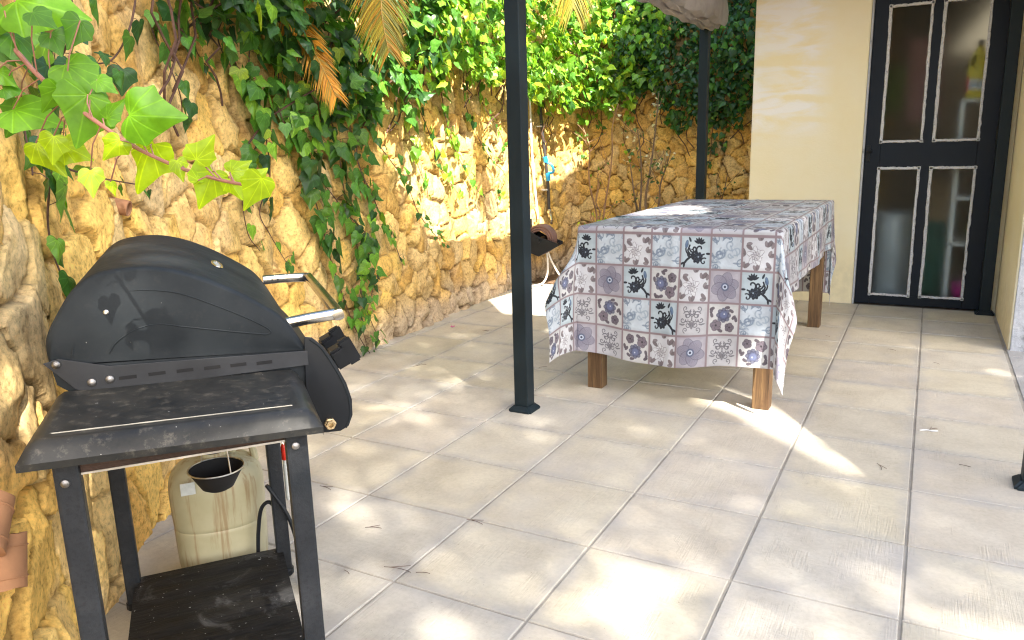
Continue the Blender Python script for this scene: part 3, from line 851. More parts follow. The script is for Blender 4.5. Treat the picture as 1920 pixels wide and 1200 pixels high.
# printed cloth: the pattern is painted here, cell by cell, as a patchwork of tile prints
CS = 96
yy_, xx_ = np.mgrid[0:CS, 0:CS] / (CS - 1.0)
def seg_d(px, py, pts):
    d = np.full(px.shape, 9.)
    for (ax, ay), (bx, by) in zip(pts[:-1], pts[1:]):
        vx, vy = bx - ax, by - ay; L2 = vx * vx + vy * vy + 1e-9
        t = np.clip(((px - ax) * vx + (py - ay) * vy) / L2, 0, 1)
        d = np.minimum(d, np.hypot(px - ax - t * vx, py - ay - t * vy))
    return d
class Cell:
    def __init__(s, bg, mott=.04, seed=0):
        n = fbm(xx_ * 5, yy_ * 5, 200 + seed, 4)[..., None] - .5
        s.a = np.array(bg, float)[None, None] / 255 * (1 + mott * 4 * n)
    def put(s, mask, col, al=1.0):
        mk = (np.clip(mask, 0, 1) * al)[..., None]
        s.a = s.a * (1 - mk) + np.array(col)[None, None] / 255 * mk
    def line(s, pts, w, col, al=1.0):
        s.put(1 - (seg_d(xx_, yy_, pts) - w) / .010, col, al)
    def curl(s, cx, cy, r, a0, turns, w, col, al=1.0, fl=1):
        t = np.linspace(0, 1, 22); rr_ = r * (1 - .86 * t); an = a0 + fl * turns * 2 * math.pi * t
        s.line(list(zip(cx + rr_ * np.cos(an), cy + rr_ * np.sin(an))), w, col, al)
    def petal(s, cx, cy, an, L, W, col, al=1.0, edge=None):
        dx = (xx_ - cx) * math.cos(an) + (yy_ - cy) * math.sin(an); dy = -(xx_ - cx) * math.sin(an) + (yy_ - cy) * math.cos(an)
        t = dx / L; ww = W * np.sqrt(np.clip(t * (1 - t) * 4, 0, 1)) * (1.15 - .3 * t)
        d = (ww - np.abs(dy)); ins = (t > 0) & (t < 1)
        mk = np.where(ins, np.clip(d / .012, 0, 1), 0)
        s.put(mk, col, al)
        if edge is not None: s.put(np.where(ins, np.clip(1 - np.abs(d) / .012, 0, 1), 0), edge, .9)
    def flower(s, cx, cy, r, n, col, edge, cen, a0=0, wf=.42, al=1.0):
        for k in range(n): s.petal(cx, cy, a0 + 2 * math.pi * k / n, r, r * wf, col, al, edge)
        s.put(1 - (np.hypot(xx_ - cx, yy_ - cy) - r * .15) / .01, cen)
def cellA(seed=0):
    r = random.Random(5); c = Cell((206, 217, 224), .05, seed)
    for col, al, w in (((150, 170, 190), .7, .018), ((110, 132, 160), .75, .012)):
        for k in range(9):
            x, y = r.random(), r.random()
            c.curl(x, y, r.uniform(.09, .20), r.random() * 6, r.uniform(.8, 1.3), w, col, al, r.choice((-1, 1)))
            c.petal(x, y, r.random() * 6, r.uniform(.14, .26), .035, col, al)
    return c.a
def cellB(seed=1):
    r = random.Random(9); c = Cell((226, 222, 222), .03, seed); lf = (122, 100, 102); ln = (92, 78, 84)
    for x, y, a in ((.05, .1, .6), (.9, .08, 2.2), (.82, .45, .2), (.12, .78, -.7), (.55, .9, 1.2), (.95, .85, 3.6), (.08, .45, 1.9), (.45, .02, 1.2), (.75, .72, .9)):
        c.petal(x, y, a, .24, .055, lf, .95, ln); c.petal(x, y, a + .9, .18, .045, (140, 118, 118), .9, ln)
    for k in range(11): c.petal(.42, .45, k * .571, .30 if k % 2 else .22, .075, (233, 229, 228), .95, (118, 104, 110))
    for k in range(7): c.petal(.42, .45, k * .9 + .3, .14, .045, (214, 206, 206), .95, (100, 88, 96))
    return c.a
def cellC(seed=2):
    c = Cell((190, 210, 216), .03, seed); k = (22, 30, 44)
    c.put(np.clip((.40 - np.hypot(xx_ - .5, yy_ - .5)) / .35, 0, 1), (214, 226, 228), .6)
    for q in range(8): c.petal(.56, .34, q * .785 + .2, .19, .07, k)
    for q in range(6): c.petal(.62, .76, q * .5 + .2, .20, .040, k)
    c.curl(.44, .60, .14, 3.2, .9, .020, k); c.curl(.30, .44, .12, .3, .9, .018, k, 1, -1)
    c.curl(.36, .55, .22, 2.2, .8, .018, k); c.curl(.66, .60, .20, 5.4, .8, .018, k, 1, -1); c.curl(.46, .36, .17, .4, .8, .016, k)
    c.line([(.14, .16), (.22, .26), (.32, .34), (.44, .38)], .028, k); c.line([(.30, .70), (.24, .55), (.30, .40)], .02, k)
    c.flower(.60, .36, .15, 7, k, (60, 80, 110), (150, 170, 190), .3, .34); 
    for x, y, a in ((.66, .74, 1.1), (.66, .74, .5), (.66, .74, 1.8), (.14, .18, 3.6), (.14, .18, 4.6), (.84, .46, 0), (.34, .80, 2.0)): c.petal(x, y, a, .17, .038, k)
    c.petal(.18, .62, 1.4, .24, .05, (70, 110, 160), .9, (40, 60, 100)); c.curl(.78, .22, .12, 1, .9, .014, k)
    return c.a
def cellD(seed=3):
    c = Cell((222, 216, 208), .04, seed); m1 = (96, 78, 90); m2 = (70, 72, 110)
    c.flower(.30, .74, .19, 5, (128, 108, 120), (70, 56, 70), (60, 50, 60), .2, .5); c.flower(.24, .30, .16, 5, (110, 94, 106), (66, 54, 66), (60, 50, 60), 1, .5)
    for k in range(8): c.petal(.62, .50, k * .785, .24, .085, m2, .75, (48, 46, 76))
    c.put(1 - (np.hypot(xx_ - .64, yy_ - .50) - .09) / .06, (104, 116, 170), .9); c.put(1 - (np.hypot(xx_ - .66, yy_ - .48) - .02) / .01, (225, 225, 235))
    for x, y, a in ((.50, .22, 5.6), (.72, .18, 1), (.86, .80, 2), (.55, .86, .3), (.88, .30, 1.7), (.42, .08, .2), (.10, .52, 1.2), (.68, .92, 6)): c.petal(x, y, a, .17, .042, m1, .95, (60, 48, 60))
    return c.a
def cellE(seed=4):
    c = Cell((190, 176, 186), .04, seed)
    for k in range(6): c.petal(.5, .5, k * 1.047 + .3, .46, .185, (146, 136, 156), .85, (78, 74, 98))
    for k in range(36): c.line([(.5 + .10 * math.cos(k * .1745), .5 + .10 * math.sin(k * .1745)), (.5 + .33 * math.cos(k * .1745), .5 + .33 * math.sin(k * .1745))], .001, (100, 94, 122), .5)
    c.put(1 - (np.hypot(xx_ - .5, yy_ - .5) - .11) / .03, (66, 82, 128), .8); c.put(1 - (np.hypot(xx_ - .5, yy_ - .5) - .075) / .01, (205, 215, 232)); c.put(1 - (np.hypot(xx_ - .5, yy_ - .5) - .035) / .01, (50, 60, 96))
    return c.a
def cellF(seed=5):
    c = Cell((208, 201, 200), .03, seed); k = (104, 98, 106)
    for s_ in (-1, 1):
        for x, y, r, a, t, w in ((.16, .62, .13, .5, 1.2, .010), (.12, .34, .11, 2, 1.2, .009), (.22, .82, .10, 4, 1.1, .009), (.10, .50, .16, 1, .8, .008), (.20, .18, .09, 5, 1.1, .008), (.30, .48, .10, 3, 1, .010), (.05, .72, .12, 2.5, 1, .008)):
            c.curl(.5 + s_ * x, y, r, a if s_ > 0 else math.pi - a, t, w, k, .85, s_)
        for x, y, a in ((.12, .42, .3), (.22, .36, -.3), (.16, .56, 1.0), (.30, .34, .2), (.06, .30, 1.4)): c.petal(.5 + s_ * x, y, a if s_ > 0 else math.pi - a, .13, .03, k, .8)
    c.petal(.5, .2, 1.57, .24, .05, k, .7)
    return c.a
CEL = dict(A=cellA(), B=cellB(), C=cellC(), D=cellD(), E=cellE(), F=cellF())
ROWS = ['BACA', 'CDBE', 'ACFD', 'DBEF']     # read off the cloth front, top row first
NCX, NCY = 12, 24
img = np.zeros((NCY * CS, NCX * CS, 3))
bd = np.clip((np.minimum(np.minimum(xx_, 1 - xx_), np.minimum(yy_, 1 - yy_)) - .020) / .012, 0, 1)[..., None]
sh_ = np.clip((np.minimum(np.minimum(xx_, 1 - xx_), np.minimum(yy_, 1 - yy_)) - .03) / .10, 0, 1)[..., None]
for r in range(NCY):
    for cidx in range(NCX):
        # row r counts upward in v; front row 0 (just under the table edge) is v-row 4
        rowk = (4 - r) % 4; L = ROWS[rowk][cidx % 4]
        a = CEL[L]
        k = (r * 5 + cidx * 3) % 4
        if L in 'CDE' : a = np.rot90(a, k) if L != 'C' else (a if k % 2 == 0 else a[:, ::-1])
        a = a * (.93 + .07 * sh_)
        g_ = a.mean(-1, keepdims=True); a = g_ + (a - g_) * .66; a = .60 + (a - .60) * .86; a = a * np.array((.955, .975, 1.0))[None, None]
        a = a * bd + np.array((142, 126, 131))[None, None] / 255 * (1 - bd)
        img[r * CS:(r + 1) * CS, cidx * CS:(cidx + 1) * CS] = a
img = np.clip(img, 0, 1)
im = bpy.data.images.new('cloth_print', NCX * CS, NCY * CS)
px4 = np.ones((NCY * CS, NCX * CS, 4), 'f'); px4[..., :3] = img
im.pixels.foreach_set(px4.reshape(-1)); im.update(); im.pack()
mcl = Mat('printed_oilcloth', rough=.42, spec=.4)
ti = mcl.new('ShaderNodeTexImage'); ti.image = im; mcl.link(mcl.tc.outputs['UV'], ti.inputs[0])
mcl.color(mcl.mix(1.0, ti.outputs[0], (.93, .93, .93), 'MULTIPLY'))
mcl.bump(mcl.math('ADD', mcl.noise(14, 3, .6, dist=.5), mcl.math('MULTIPLY', mcl.noise(4, 2), 2.0)), .25, .02)
translucent(mcl, .18)
TS = .1345; OS, OF = .29, .615
W_, L_ = TBX1 - TBX0 + .012, TBY1 - TBY0 + .012
CX, CY = (TBX0 + TBX1) / 2, (TBY0 + TBY1) / 2
us = np.linspace(-W_ / 2 - OS, W_ / 2 + OS, 150); vs_ = np.linspace(-L_ / 2 - OF, L_ / 2 + OF, 300)
U, V = np.meshgrid(us, vs_, indexing='ij')
du = np.maximum(np.abs(U) - W_ / 2, 0); dv = np.maximum(np.abs(V) - L_ / 2, 0)
sgu = np.sign(U); sgv = np.sign(V)
rrr = np.hypot(du, dv); th = np.arctan2(du, dv + 1e-9)
kfl = .055 + .34 * np.sin(2 * th) ** 1.2 * sstep(.0, .30, rrr)
kfl = np.where(V > 0, .03 + .05 * np.sin(2 * th), kfl)
kfl = np.where((U > 0) & (V < 0), .055 + .20 * np.sin(2 * th) ** 1.2 * sstep(0, .3, rrr), kfl)
# straight skirts: slow waves; right-hand skirt hangs flat
wav = np.where(du == 0, .014 * np.sin(U * 11 + 1.0) + .012 * np.sin(U * 5.2 + .4) + .010 * np.sin(U * 23), 0) * sstep(.05, .6, dv) + np.where(dv == 0, .012 * np.sin(V * 7 + .5) + .006 * np.sin(V * 17), 0) * sstep(.03, .3, du)
wav = wav + np.where((du > 0) & (dv > 0), .022 * np.sin(th * 9) * sstep(.1, .6, rrr), 0)
out = rrr * kfl + wav
RD = .010
drop = np.sqrt(np.maximum(rrr ** 2 - (rrr * kfl) ** 2, 0))
drop = np.where(rrr < .03, drop * rrr / .03, drop)
out = out + RD * sstep(0, .02, rrr)
bx = np.clip(U, -W_ / 2, W_ / 2); by = np.clip(V, -L_ / 2, L_ / 2)
X = CX + bx + sgu * np.sin(th) * out; Y = CY + by + sgv * np.cos(th) * out
Z = TBZ + .004 - drop + np.where(rrr == 0, .0022 * (fbm((U + 5) * 6, (V + 5) * 6, 81) - .5) * 2, 0)
hem = .020 * np.sin(U * 6.5 + 2.2) * sstep(.2, .6, dv)
Z = Z - hem
for c0_, w_ in ((0.0, U), (-.45, V), (.42, V)): Z = Z + .0035 * np.exp(-((w_ - c0_) / .012) ** 2) * (rrr == 0); Y = Y - .004 * np.exp(-((w_ - c0_) / .014) ** 2) * (dv > .02)
cl = MB(); cl.grid(np.stack([X, Y, Z], -1))
co_ = cl.build('tablecloth', mcl.m, smooth=True, angle=80)
uvl = co_.data.uv_layers.new(name='UVMap')
u_n = (U / TS + 5.74) / NCX; v_n = ((V + L_ / 2) / .1475 + 5 + .20) / NCY
vi = np.zeros(len(co_.data.loops), 'i'); co_.data.loops.foreach_get('vertex_index', vi)
uvl.data.foreach_set('uv', np.stack([u_n.reshape(-1)[vi], v_n.reshape(-1)[vi]], -1).reshape(-1).astype('f'))
tag(co_, 'patchwork printed tablecloth in blue, mauve and white squares draped over the table', 'tablecloth')

# ------------------------------------------------------------------ barbecue (local frame: x along the end profile, y along its length)
GA = R_(51.2)
G = empty('gas_barbecue', (-1.216, -1.659, 0), GA); tag(G, 'black gas barbecue with closed domed lid on a cart beside the stone wall', 'barbecue')
B0, B1 = .205, .885
lidp = [(-.037, .800), (-.038, .835), (-.030, .862), (-.010, .896), (.012, .928), (.036, .949), (.060, .960), (.095, .9655), (.135, .966), (.172, .960), (.210, .948), (.255, .927), (.300, .901), (.345, .870), (.374, .846), (.398, .812), (.417, .776)]
P = np.array(lidp); P = smooth_path(P, 4)
m = MB(); n = len(P); yl = np.linspace(B0, B1, 24)
cen = np.array((.18, .86))
gr_ = np.zeros((24 + 4, n, 3))
ys = np.r_[B0 + .0005, B0 + .0012, B0 + .0035, yl[1:-1], B1 - .0035, B1 - .0012, B1 - .0005]
ys = np.r_[B0, B0 + .002, B0 + .007, yl[1:-1], B1 - .007, B1 - .002, B1]
ins = np.r_[.0065, .0025, 0, 0 * yl[1:-1], 0, .0025, .0065]
gr_ = np.zeros((len(ys), n, 3))
tn = np.gradient(P, axis=0); tn /= np.linalg.norm(tn, axis=1)[:, None]; nn_ = np.stack([-tn[:, 1], tn[:, 0]], 1)
for i, (y, s_) in enumerate(zip(ys, ins)):
    Q2 = P - nn_ * s_
    gr_[i, :, 0] = Q2[:, 0]; gr_[i, :, 1] = y; gr_[i, :, 2] = Q2[:, 1]
m.grid(gr_)
# end caps: displaced grid pressed with a teardrop panel
def cap(y, sgn):
    A = P - nn_ * .0065
    bot = np.array([A[0], A[-1]])
    t = np.linspace(0, 1, n)
    nk = 16; K = np.zeros((nk, n, 3))
    Bm = A[0][None] * (1 - (A[:, 0:1] - A[0, 0]) / (A[-1, 0] - A[0, 0])) + A[-1][None] * ((A[:, 0:1] - A[0, 0]) / (A[-1, 0] - A[0, 0]))
    for k in range(nk):
        f = k / (nk - 1); q = A * (1 - f) + Bm * f
        K[k, :, 0] = q[:, 0]; K[k, :, 1] = y + sgn * .006 * math.sin(math.pi * min(1, f * 1.1)) * np.sin(math.pi * t) ** .5; K[k, :, 2] = q[:, 1]
    return K
m.grid(cap(B0, -1)); m.grid(cap(B1, 1))
lid = m.build('lid', M_ENAMEL, G, smooth=True, angle=40)
# pressed ridges on the near end
em = [(.062, .812), (.078, .832), (.112, .851), (.150, .857), (.199, .846), (.274, .829), (.325, .818), (.345, .815), (.350, .821), (.330, .838), (.275, .871), (.200, .909), (.150, .922), (.110, .925)]
m = MB(); pp = smooth_path(em, 8); k = len(pp)
ft = np.sin(np.linspace(.25, math.pi - .1, k))
m.tube([(a, B0 - .0045, b) for a, b in pp], list(.0007 + .0010 * np.clip(ft, .1, 1)), 6)
pp = smooth_path([(.002, .812), (.012, .848), (.028, .880), (.052, .905)], 8)
m.tube([(a, B0 - .002, b) for a, b in pp], .0018, 6)
m.build('pressed_ridge', M_ENAMEL, lid)
m = MB(); m.lathe([(.0048, 0), (.0048, -.004), (.003, -.0055)], (.067, B0 - .0025, .889), 12, 'y'); m.build('rivet', M_WIRE, lid)
m = MB(); bp = []
th_ = np.linspace(0, 2 * math.pi, 25)[:-1]
sl_ = Vector((.045, 0, -.022)).normalized(); ln = Vector((0, 1, 0)); nr = Vector((.44, 0, .90))
c0 = Vector((.272, .53, .9175))
ring = [c0 + ln * .052 * math.cos(t) + sl_ * .011 * math.sin(t) + nr * .002 for t in th_]; ring.append(ring[0]); ring.append(ring[1])
m.tube(ring, .0028, 6, caps=False); m.build('badge_rim', M_STEEL, lid)
m = MB(); m.add([(c0 + ln * .052 * math.cos(t) + sl_ * .011 * math.sin(t) + nr * .0015)[:] for t in th_], [tuple(range(24))]); m.build('badge', M_CLEAR, lid)
# handle
m = MB()
hp = smooth_path([(.392, .300, .812), (.440, .300, .817), (.480, .300, .820), (.497, .304, .821), (.503, .325, .822), (.508, .740, .833), (.506, .770, .834), (.490, .782, .835), (.440, .784, .836), (.390, .784, .836)], 8)
Pm = []
for i, p in enumerate(hp):
    t = Vector(hp[min(i + 1, len(hp) - 1)]) - Vector(hp[max(i - 1, 0)]); t.normalize()
    up = Vector((-.25, 0, .97)); sd = t.cross(up).normalized(); up = sd.cross(t).normalized()
    ring = []
    for a in np.linspace(0, 2 * math.pi, 17)[:-1]:
        ca_, sa_ = math.cos(a), math.sin(a)
        e = (abs(ca_) ** 3 + abs(sa_) ** 3) ** (-1 / 3)
        ring.append((Vector(p) + sd * ca_ * e * .0120 + up * sa_ * e * .0120)[:])
    Pm.append(ring + [ring[0]])
m.grid(np.array(Pm)); m.build('handle', M_STEEL, lid, smooth=True)
m = MB()
for y in (.412, .427): m.lathe([(.0022, 0), (.0022, -.0008)], (y, .7715, .836), 8, 'y')
m.build('handle_screw', M_MATTBLACK, lid)
# firebox with D-shaped cheeks and slotted end plate
fp = [(.404, .594), (.470, .590), (.485, .596), (.496, .620), (.496, .645), (.480, .680), (.450, .720), (.426, .750), (.420, .764), (.414, .770), (.410, .7735), (-.036, .797), (-.030, .760), (.0, .735), (.02, .640), (.05, .60)]
m = MB(); m.prism(fp, 'y', B0 + .004, B1 - .004, bev=.003); fb = m.build('firebox', M_ENAMEL, G, smooth=True, angle=30)
# near cheek, slightly proud with rolled rim
ch = [(.404, .593), (.472, .589), (.490, .597), (.500, .620), (.501, .655), (.492, .692), (.474, .734), (.452, .775), (.430, .797), (.414, .800), (.412, .76)]
m = MB(); m.prism(ch, 'y', B0 - .006, B0 + .003, bev=.003); m.build('cheek', M_BLACKP, G, smooth=True, angle=30)
m = MB(); m.tube([(a - .006, B0 - .0065, b - .002) for a, b in smooth_path(ch[2:9], 6)], .0018, 6); m.build('cheek_rim', M_ENAMEL, G)
# slotted wind plate
m = MB(); wp_ = [(-.045, .806), (-.020, .812), (.060, .788), (.418, .772), (.418, .742), (.020, .7405), (.0, .752)]
m.prism(wp_, 'y', B0 - .0075, B0 - .0045, bev=.001); pl_ = m.build('slotted_plate', worn('grey_black_steel', (.030, .032, .036), .5, var=.25, scale=40, bumps=.1, spec=.3), G)
for a, z in ((.088, .7625), (.138, .7630), (.187, .7625), (.236, .7615), (.284, .7605), (.333, .7585)):
    s2 = MB(); s2.box(a - .015, a + .015, B0 - .0082, B0 - .0076, z - .0034, z + .0034, bev=.0002); s2.build('slot', M_MATTBLACK, pl_)
for a, z in ((-.024, .802), (.028, .7615), (.058, .763)):
    s2 = MB(); s2.lathe([(.0078, 0), (.0072, -.003), (.004, -.0055), (.0015, -.006)], (a, B0 - .0078, z), 14, 'y'); s2.build('screw', M_SCREW, pl_, smooth=True)
s2 = MB(); s2.lathe([(.0125, 0), (.0125, -.008), (.010, -.009), (.010, -.016), (.0055, -.016), (.0050, -.004)], (.451, B0 - .0065, .611), 6, 'y'); s2.build('gas_inlet', M_BRASS, fb)
# knobs on the sloping front
for y in (.290, .405):
    k = MB(); c0 = Vector((.494, y, .728)); nr = Vector((.90, 0, .42)).normalized(); tn_ = Vector((-.42, 0, .90))
    bm = bmesh.new(); bmesh.ops.create_cube(bm, size=1)
    for v in bm.verts:
        q = v.co.copy(); v.co = c0 + nr * (q.x * .034) + Vector((0, 1, 0)) * (q.y * .046) + tn_ * (q.z * .046)
    bmesh.ops.bevel(bm, geom=bm.edges[:], offset=.005, segments=2, affect='EDGES')
    k.bm(bm)
    bm = bmesh.new(); bmesh.ops.create_cube(bm, size=1)
    for v in bm.verts:
        q = v.co.copy(); v.co = c0 + nr * (.026 + q.x * .030) + Vector((0, 1, 0)) * (q.y * .020) + tn_ * (q.z * .062)
    bmesh.ops.bevel(bm, geom=bm.edges[:], offset=.004, segments=2, affect='EDGES')
    k.bm(bm); k.build('knob', M_BLACKP, fb)
# side shelf, sagging a little toward the camera end
def shz(a, b): return .749 - .030 * a - (.205 - b) * (.062)
na, nb = 40, 26
aa = np.linspace(-.060, .404, na); bb = np.linspace(-.048, .200, nb)
Pg = np.zeros((na, nb, 3))
for i in range(na):
    for j in range(nb):
        a, b = aa[i], bb[j]
        a2 = a + .018 * (b + .048) / .248 if i < 6 else a
        z = shz(a, b)
        de = min(b + .048, .404 - a, a + .060)
        z -= .028 * (1 - min(1, de / .026)) ** 2.0
        ie = min(b + .012, .368 - a, a + .022, .192 - b)
        z += -.003 * sstep(0, .006, ie)
        Pg[i, j] = (a2, b, z)
m = MB(); m.grid(Pg)
# down-turned lips
lipn = np.stack([Pg[:, 0], Pg[:, 0] + np.array((0, .001, -.012))], 1); m.grid(lipn)
lipr = np.stack([Pg[-1], Pg[-1] + np.array((-.001, 0, -.016))], 1); m.grid(lipr)
lipl = np.stack([Pg[0], Pg[0] + np.array((.001, 0, -.012))], 1); m.grid(lipl)
sh1 = m.build('side_shelf', M_DUSTY, G, smooth=True, angle=50)
m = MB(); m.tube([(a, .004 + .02 * (a + .02) * 0, shz(a, .004) - .0022) for a in np.linspace(-.018, .360, 12)], [.0012 + .0008 * random.random() for _ in range(12)], 5)
m.build('worn_edge', worn('scuffed_bare_metal', (.34, .32, .26), .5, .3, var=.3, scale=60), sh1)
# cart frame
legs = [(.0, .0, .004, .0, .695), (.360, .0, .0, .0, .685), (-.015, .72, .0, .0, .60), (.368, .72, .0, .0, .60)]
for a, b, _, z0, z1 in legs:
    m = MB(); m.box(a - .019, a + .019, b - .017, b + .017, z0 + .02, z1, bev=.005); lg = m.build('leg', M_LEG, G)
    m = MB(); m.lathe([(.020, 0), (.024, .004), (.024, .018), (.020, .022)], (a, b, 0), 16); m.build('foot_cap', M_BLACKP, lg)
    if b == 0:
        for z in ((.655,) if a < .1 else (.655, .165, .135)):
            m = MB(); m.lathe([(.0075, 0), (.0065, -.003), (.003, -.005), (.001, -.0052)], (a - .003, b - .0172, z), 14, 'y'); m.build('screw', M_SCREW if z > .3 else M_BRASS, lg, smooth=True)
m = MB(); m.box(.0195, .3405, -.006, .010, .664, .694); m.build('cross_beam', M_RUST, G)
m = MB(); m.box(.0195, .3405, -.0085, -.0065, .662, .6655); m.build('beam_edge', M_WIRE, G)
m = MB(); m.box(.004, .356, .712, .726, .560, .600); m.box(-.020, -.006, .018, .702, .610, .640); m.box(.352, .366, .018, .702, .610, .640); m.build('cross_beam', M_LEG, G)
m = MB()
ga = np.linspace(-.010, .366, 30); gb = np.linspace(-.012, .732, 60); GAg, GBg = np.meshgrid(ga, gb, indexing='ij')
rib = .0035 * sstep(.35, .5, np.abs(((GBg * 13) % 1) - .5) * 2) * sstep(0, .03, GAg - .02) * sstep(0, .03, .34 - GAg)
m.grid(np.stack([GAg, GBg, .078 + rib], -1))
m.box(-.010, .366, -.012, .732, .052, .0745)
m.build('bottom_shelf', M_SHELF, G, smooth=True, angle=30)
# grease cup on its wire
gc = MB(); c0 = (.220, .45, 0)
gc.lathe([(.024, .405), (.036, .412), (.060, .455), (.0605, .457), (.057, .457), (.034, .416), (.022, .410)], c0, 32)
cup = gc.build('grease_cup', M_MATTBLACK, G, smooth=True)
wr_ = MB(); th_ = np.linspace(0, 2 * math.pi, 33)
wr_.tube([(c0[0] + .0615 * math.cos(t), c0[1] + .0615 * math.sin(t), .4575) for t in th_], .0017, 6, caps=False)
wr_.tube([(c0[0] + .030, c0[1] - .052, .4575), (c0[0] + .022, c0[1] - .045, .62)], .0016, 6); wr_.tube([(c0[0] - .030, c0[1] + .052, .4575), (c0[0] - .022, c0[1] + .045, .62)], .0016, 6)
wr_.build('wire_hanger', M_WIRE, cup)
m = MB()
m.tube(smooth_path([(.300, .745, .045), (.308, .75, .125), (.322, .75, .195), (.345, .745, .215), (.362, .745, .18), (.372, .742, .10), (.380, .742, .06)], 8), .0055, 8)
m.tube(smooth_path([(.340, .700, .285), (.352, .700, .262), (.385, .690, .195), (.402, .68, .120), (.404, .66, .04), (.398, .60, .005)], 8), .0055, 8)
m.build('gas_hose', M_BLACKP, G, smooth=True)

# plastic jug standing on the ground behind the cart
ca_, sa_ = math.cos(GA), math.sin(GA)
def gw(a, b, z=0): return (-1.216 + a * ca_ - b * sa_, -1.659 + a * sa_ + b * ca_, z)
J = empty('plastic_jug', gw(.215, .885), GA); tag(J, 'big stained cream plastic jug standing behind the barbecue cart', 'plastic jug')
m = MB(); rows_ = []
pf = [(.02, .0), (.105, .002), (.120, .018), (.1235, .05), (.126, .16), (.1245, .175), (.1265, .19), (.129, .30), (.124, .345), (.108, .378), (.078, .402), (.045, .414), (.038, .418), (.036, .44)]
pf = [(r, z * .80) for r, z in pf]; pf = smooth_path(pf, 3)
for r, z in pf:
    ring = []
    for t in np.linspace(0, 2 * math.pi, 49):
        c1, s1 = math.cos(t), math.sin(t); e = (abs(c1) ** 2.5 + abs(s1) ** 2.5) ** (-1 / 2.5)
        ring.append((r * c1 * e, r * s1 * e * .85, z))
    rows_.append(ring)
m.grid(np.array(rows_)); m.add([(.02 * math.cos(t), .02 * math.sin(t), .0) for t in np.linspace(0, 6.28, 9)[:-1]], [tuple(range(8))])
m.build('body', M_JUG, J, smooth=True, angle=60)
m = MB(); m.lathe([(.042, .345), (.042, .376), (.038, .380)], (0, 0, 0), 24); m.build('cap', M_MATTBLACK, J)
m = MB(); m.tube(smooth_path([(.05, 0, .325), (.058, 0, .36), (.075, 0, .375), (.10, 0, .36), (.112, 0, .295)], 6), .011, 10); m.build('handle', M_JUG, J, smooth=True)
m = MB(); m.box(-.092, -.055, -.1095, -.1085, .265, .300); m.build('paper_tag', M_CLEAR, J)
# gas lighter hanging by the far leg
Lg = empty('gas_lighter', gw(.399, .738)); tag(Lg, 'slim clear gas lighter with red cap beside the rear barbecue leg', 'lighter')
m = MB(); m.lathe([(.007, .215), (.009, .225), (.0085, .32), (.007, .335)], (0, 0, 0), 12); m.build('tube', M_CLEAR, Lg, smooth=True)
m = MB(); m.lathe([(.0095, .336), (.0105, .340), (.0105, .372), (.008, .380)], (0, 0, 0), 12); m.build('cap', M_RED, Lg, smooth=True)
m = MB(); m.tube([(0, 0, .378), (-.010, -.006, .40), (-.026, -.012, .398)], .0015, 6); m.build('hook', M_WIRE, Lg)

# ------------------------------------------------------------------ clay pieces in the wall
def wl(s, z, off=0): return Vector(wall(s, z, off).tolist())
def claypipe(s, z, r, L, rot, tilt, label, arc=2 * math.pi, lab2='clay pipe'):
    p = wl(s, z, .0); n = Vector((*wnorm(s)[:2], 0)).normalized()
    m = MB(); k = 20
    ax = (n * math.cos(tilt) + Vector((0, 0, -1)) * math.sin(tilt)).normalized()
    a = ax.cross(Vector((0, 0, 1))).normalized(); b = a.cross(ax)
    P = []
    for rr2, t in ((r, -.05), (r, L), (r * .80, L), (r * .80, -.05)):
        P.append([(p + ax * t + (a * math.cos(rot + arc * q / k) + b * math.sin(rot + arc * q / k)) * rr2)[:] for q in range(k + 1)])
    P.append(P[0])
    m.grid(np.array(P))
    return tag(m.build('clay_pipe', M_TERRA, smooth=True), label, lab2)
claypipe(2.967, 1.015, .026, .028, 0, .25, 'short clay drain pipe set in the stone wall above the barbecue')
def shard(s, z, r, L, ang, label):
    p = wl(s, z, -.02); n = Vector((*wnorm(s)[:2], 0)).normalized(); tg = Vector((0, 0, 1)).cross(n)
    ax = (tg * math.cos(ang) + Vector((0, 0, 1)) * math.sin(ang)).normalized(); q = n.cross(ax)
    k = 18; P = []
    for rr2, t in ((r, -L), (r, L), (r * .82, L), (r * .82, -L)):
        P.append([(p + ax * (t * (1 + .03 * math.sin(.7 * j + rr2 * 50))) + (n * math.cos(-1.25 + 2.5 * j / k) + q * math.sin(-1.25 + 2.5 * j / k)) * rr2)[:] for j in range(k + 1)])
    P.append(P[0])
    m = MB(); m.grid(np.array(P))
    for t in (-.6, .55):
        m.tube([(p + ax * (L * t) + (n * math.cos(-1.2 + 2.4 * j / k) + q * math.sin(-1.2 + 2.4 * j / k)) * r)[:] for j in range(k + 1)], .0022, 5)
    return tag(m.build('terracotta_shard', M_TERRA, smooth=True, angle=50), label, 'terracotta shard')
shard(1.735, .515, .055, .052, .75, 'curved terracotta shard stuck in the wall at the left edge, upper of two')
shard(1.76, .425, .055, .050, 1.15, 'curved terracotta shard stuck in the wall at the left edge, lower of two')

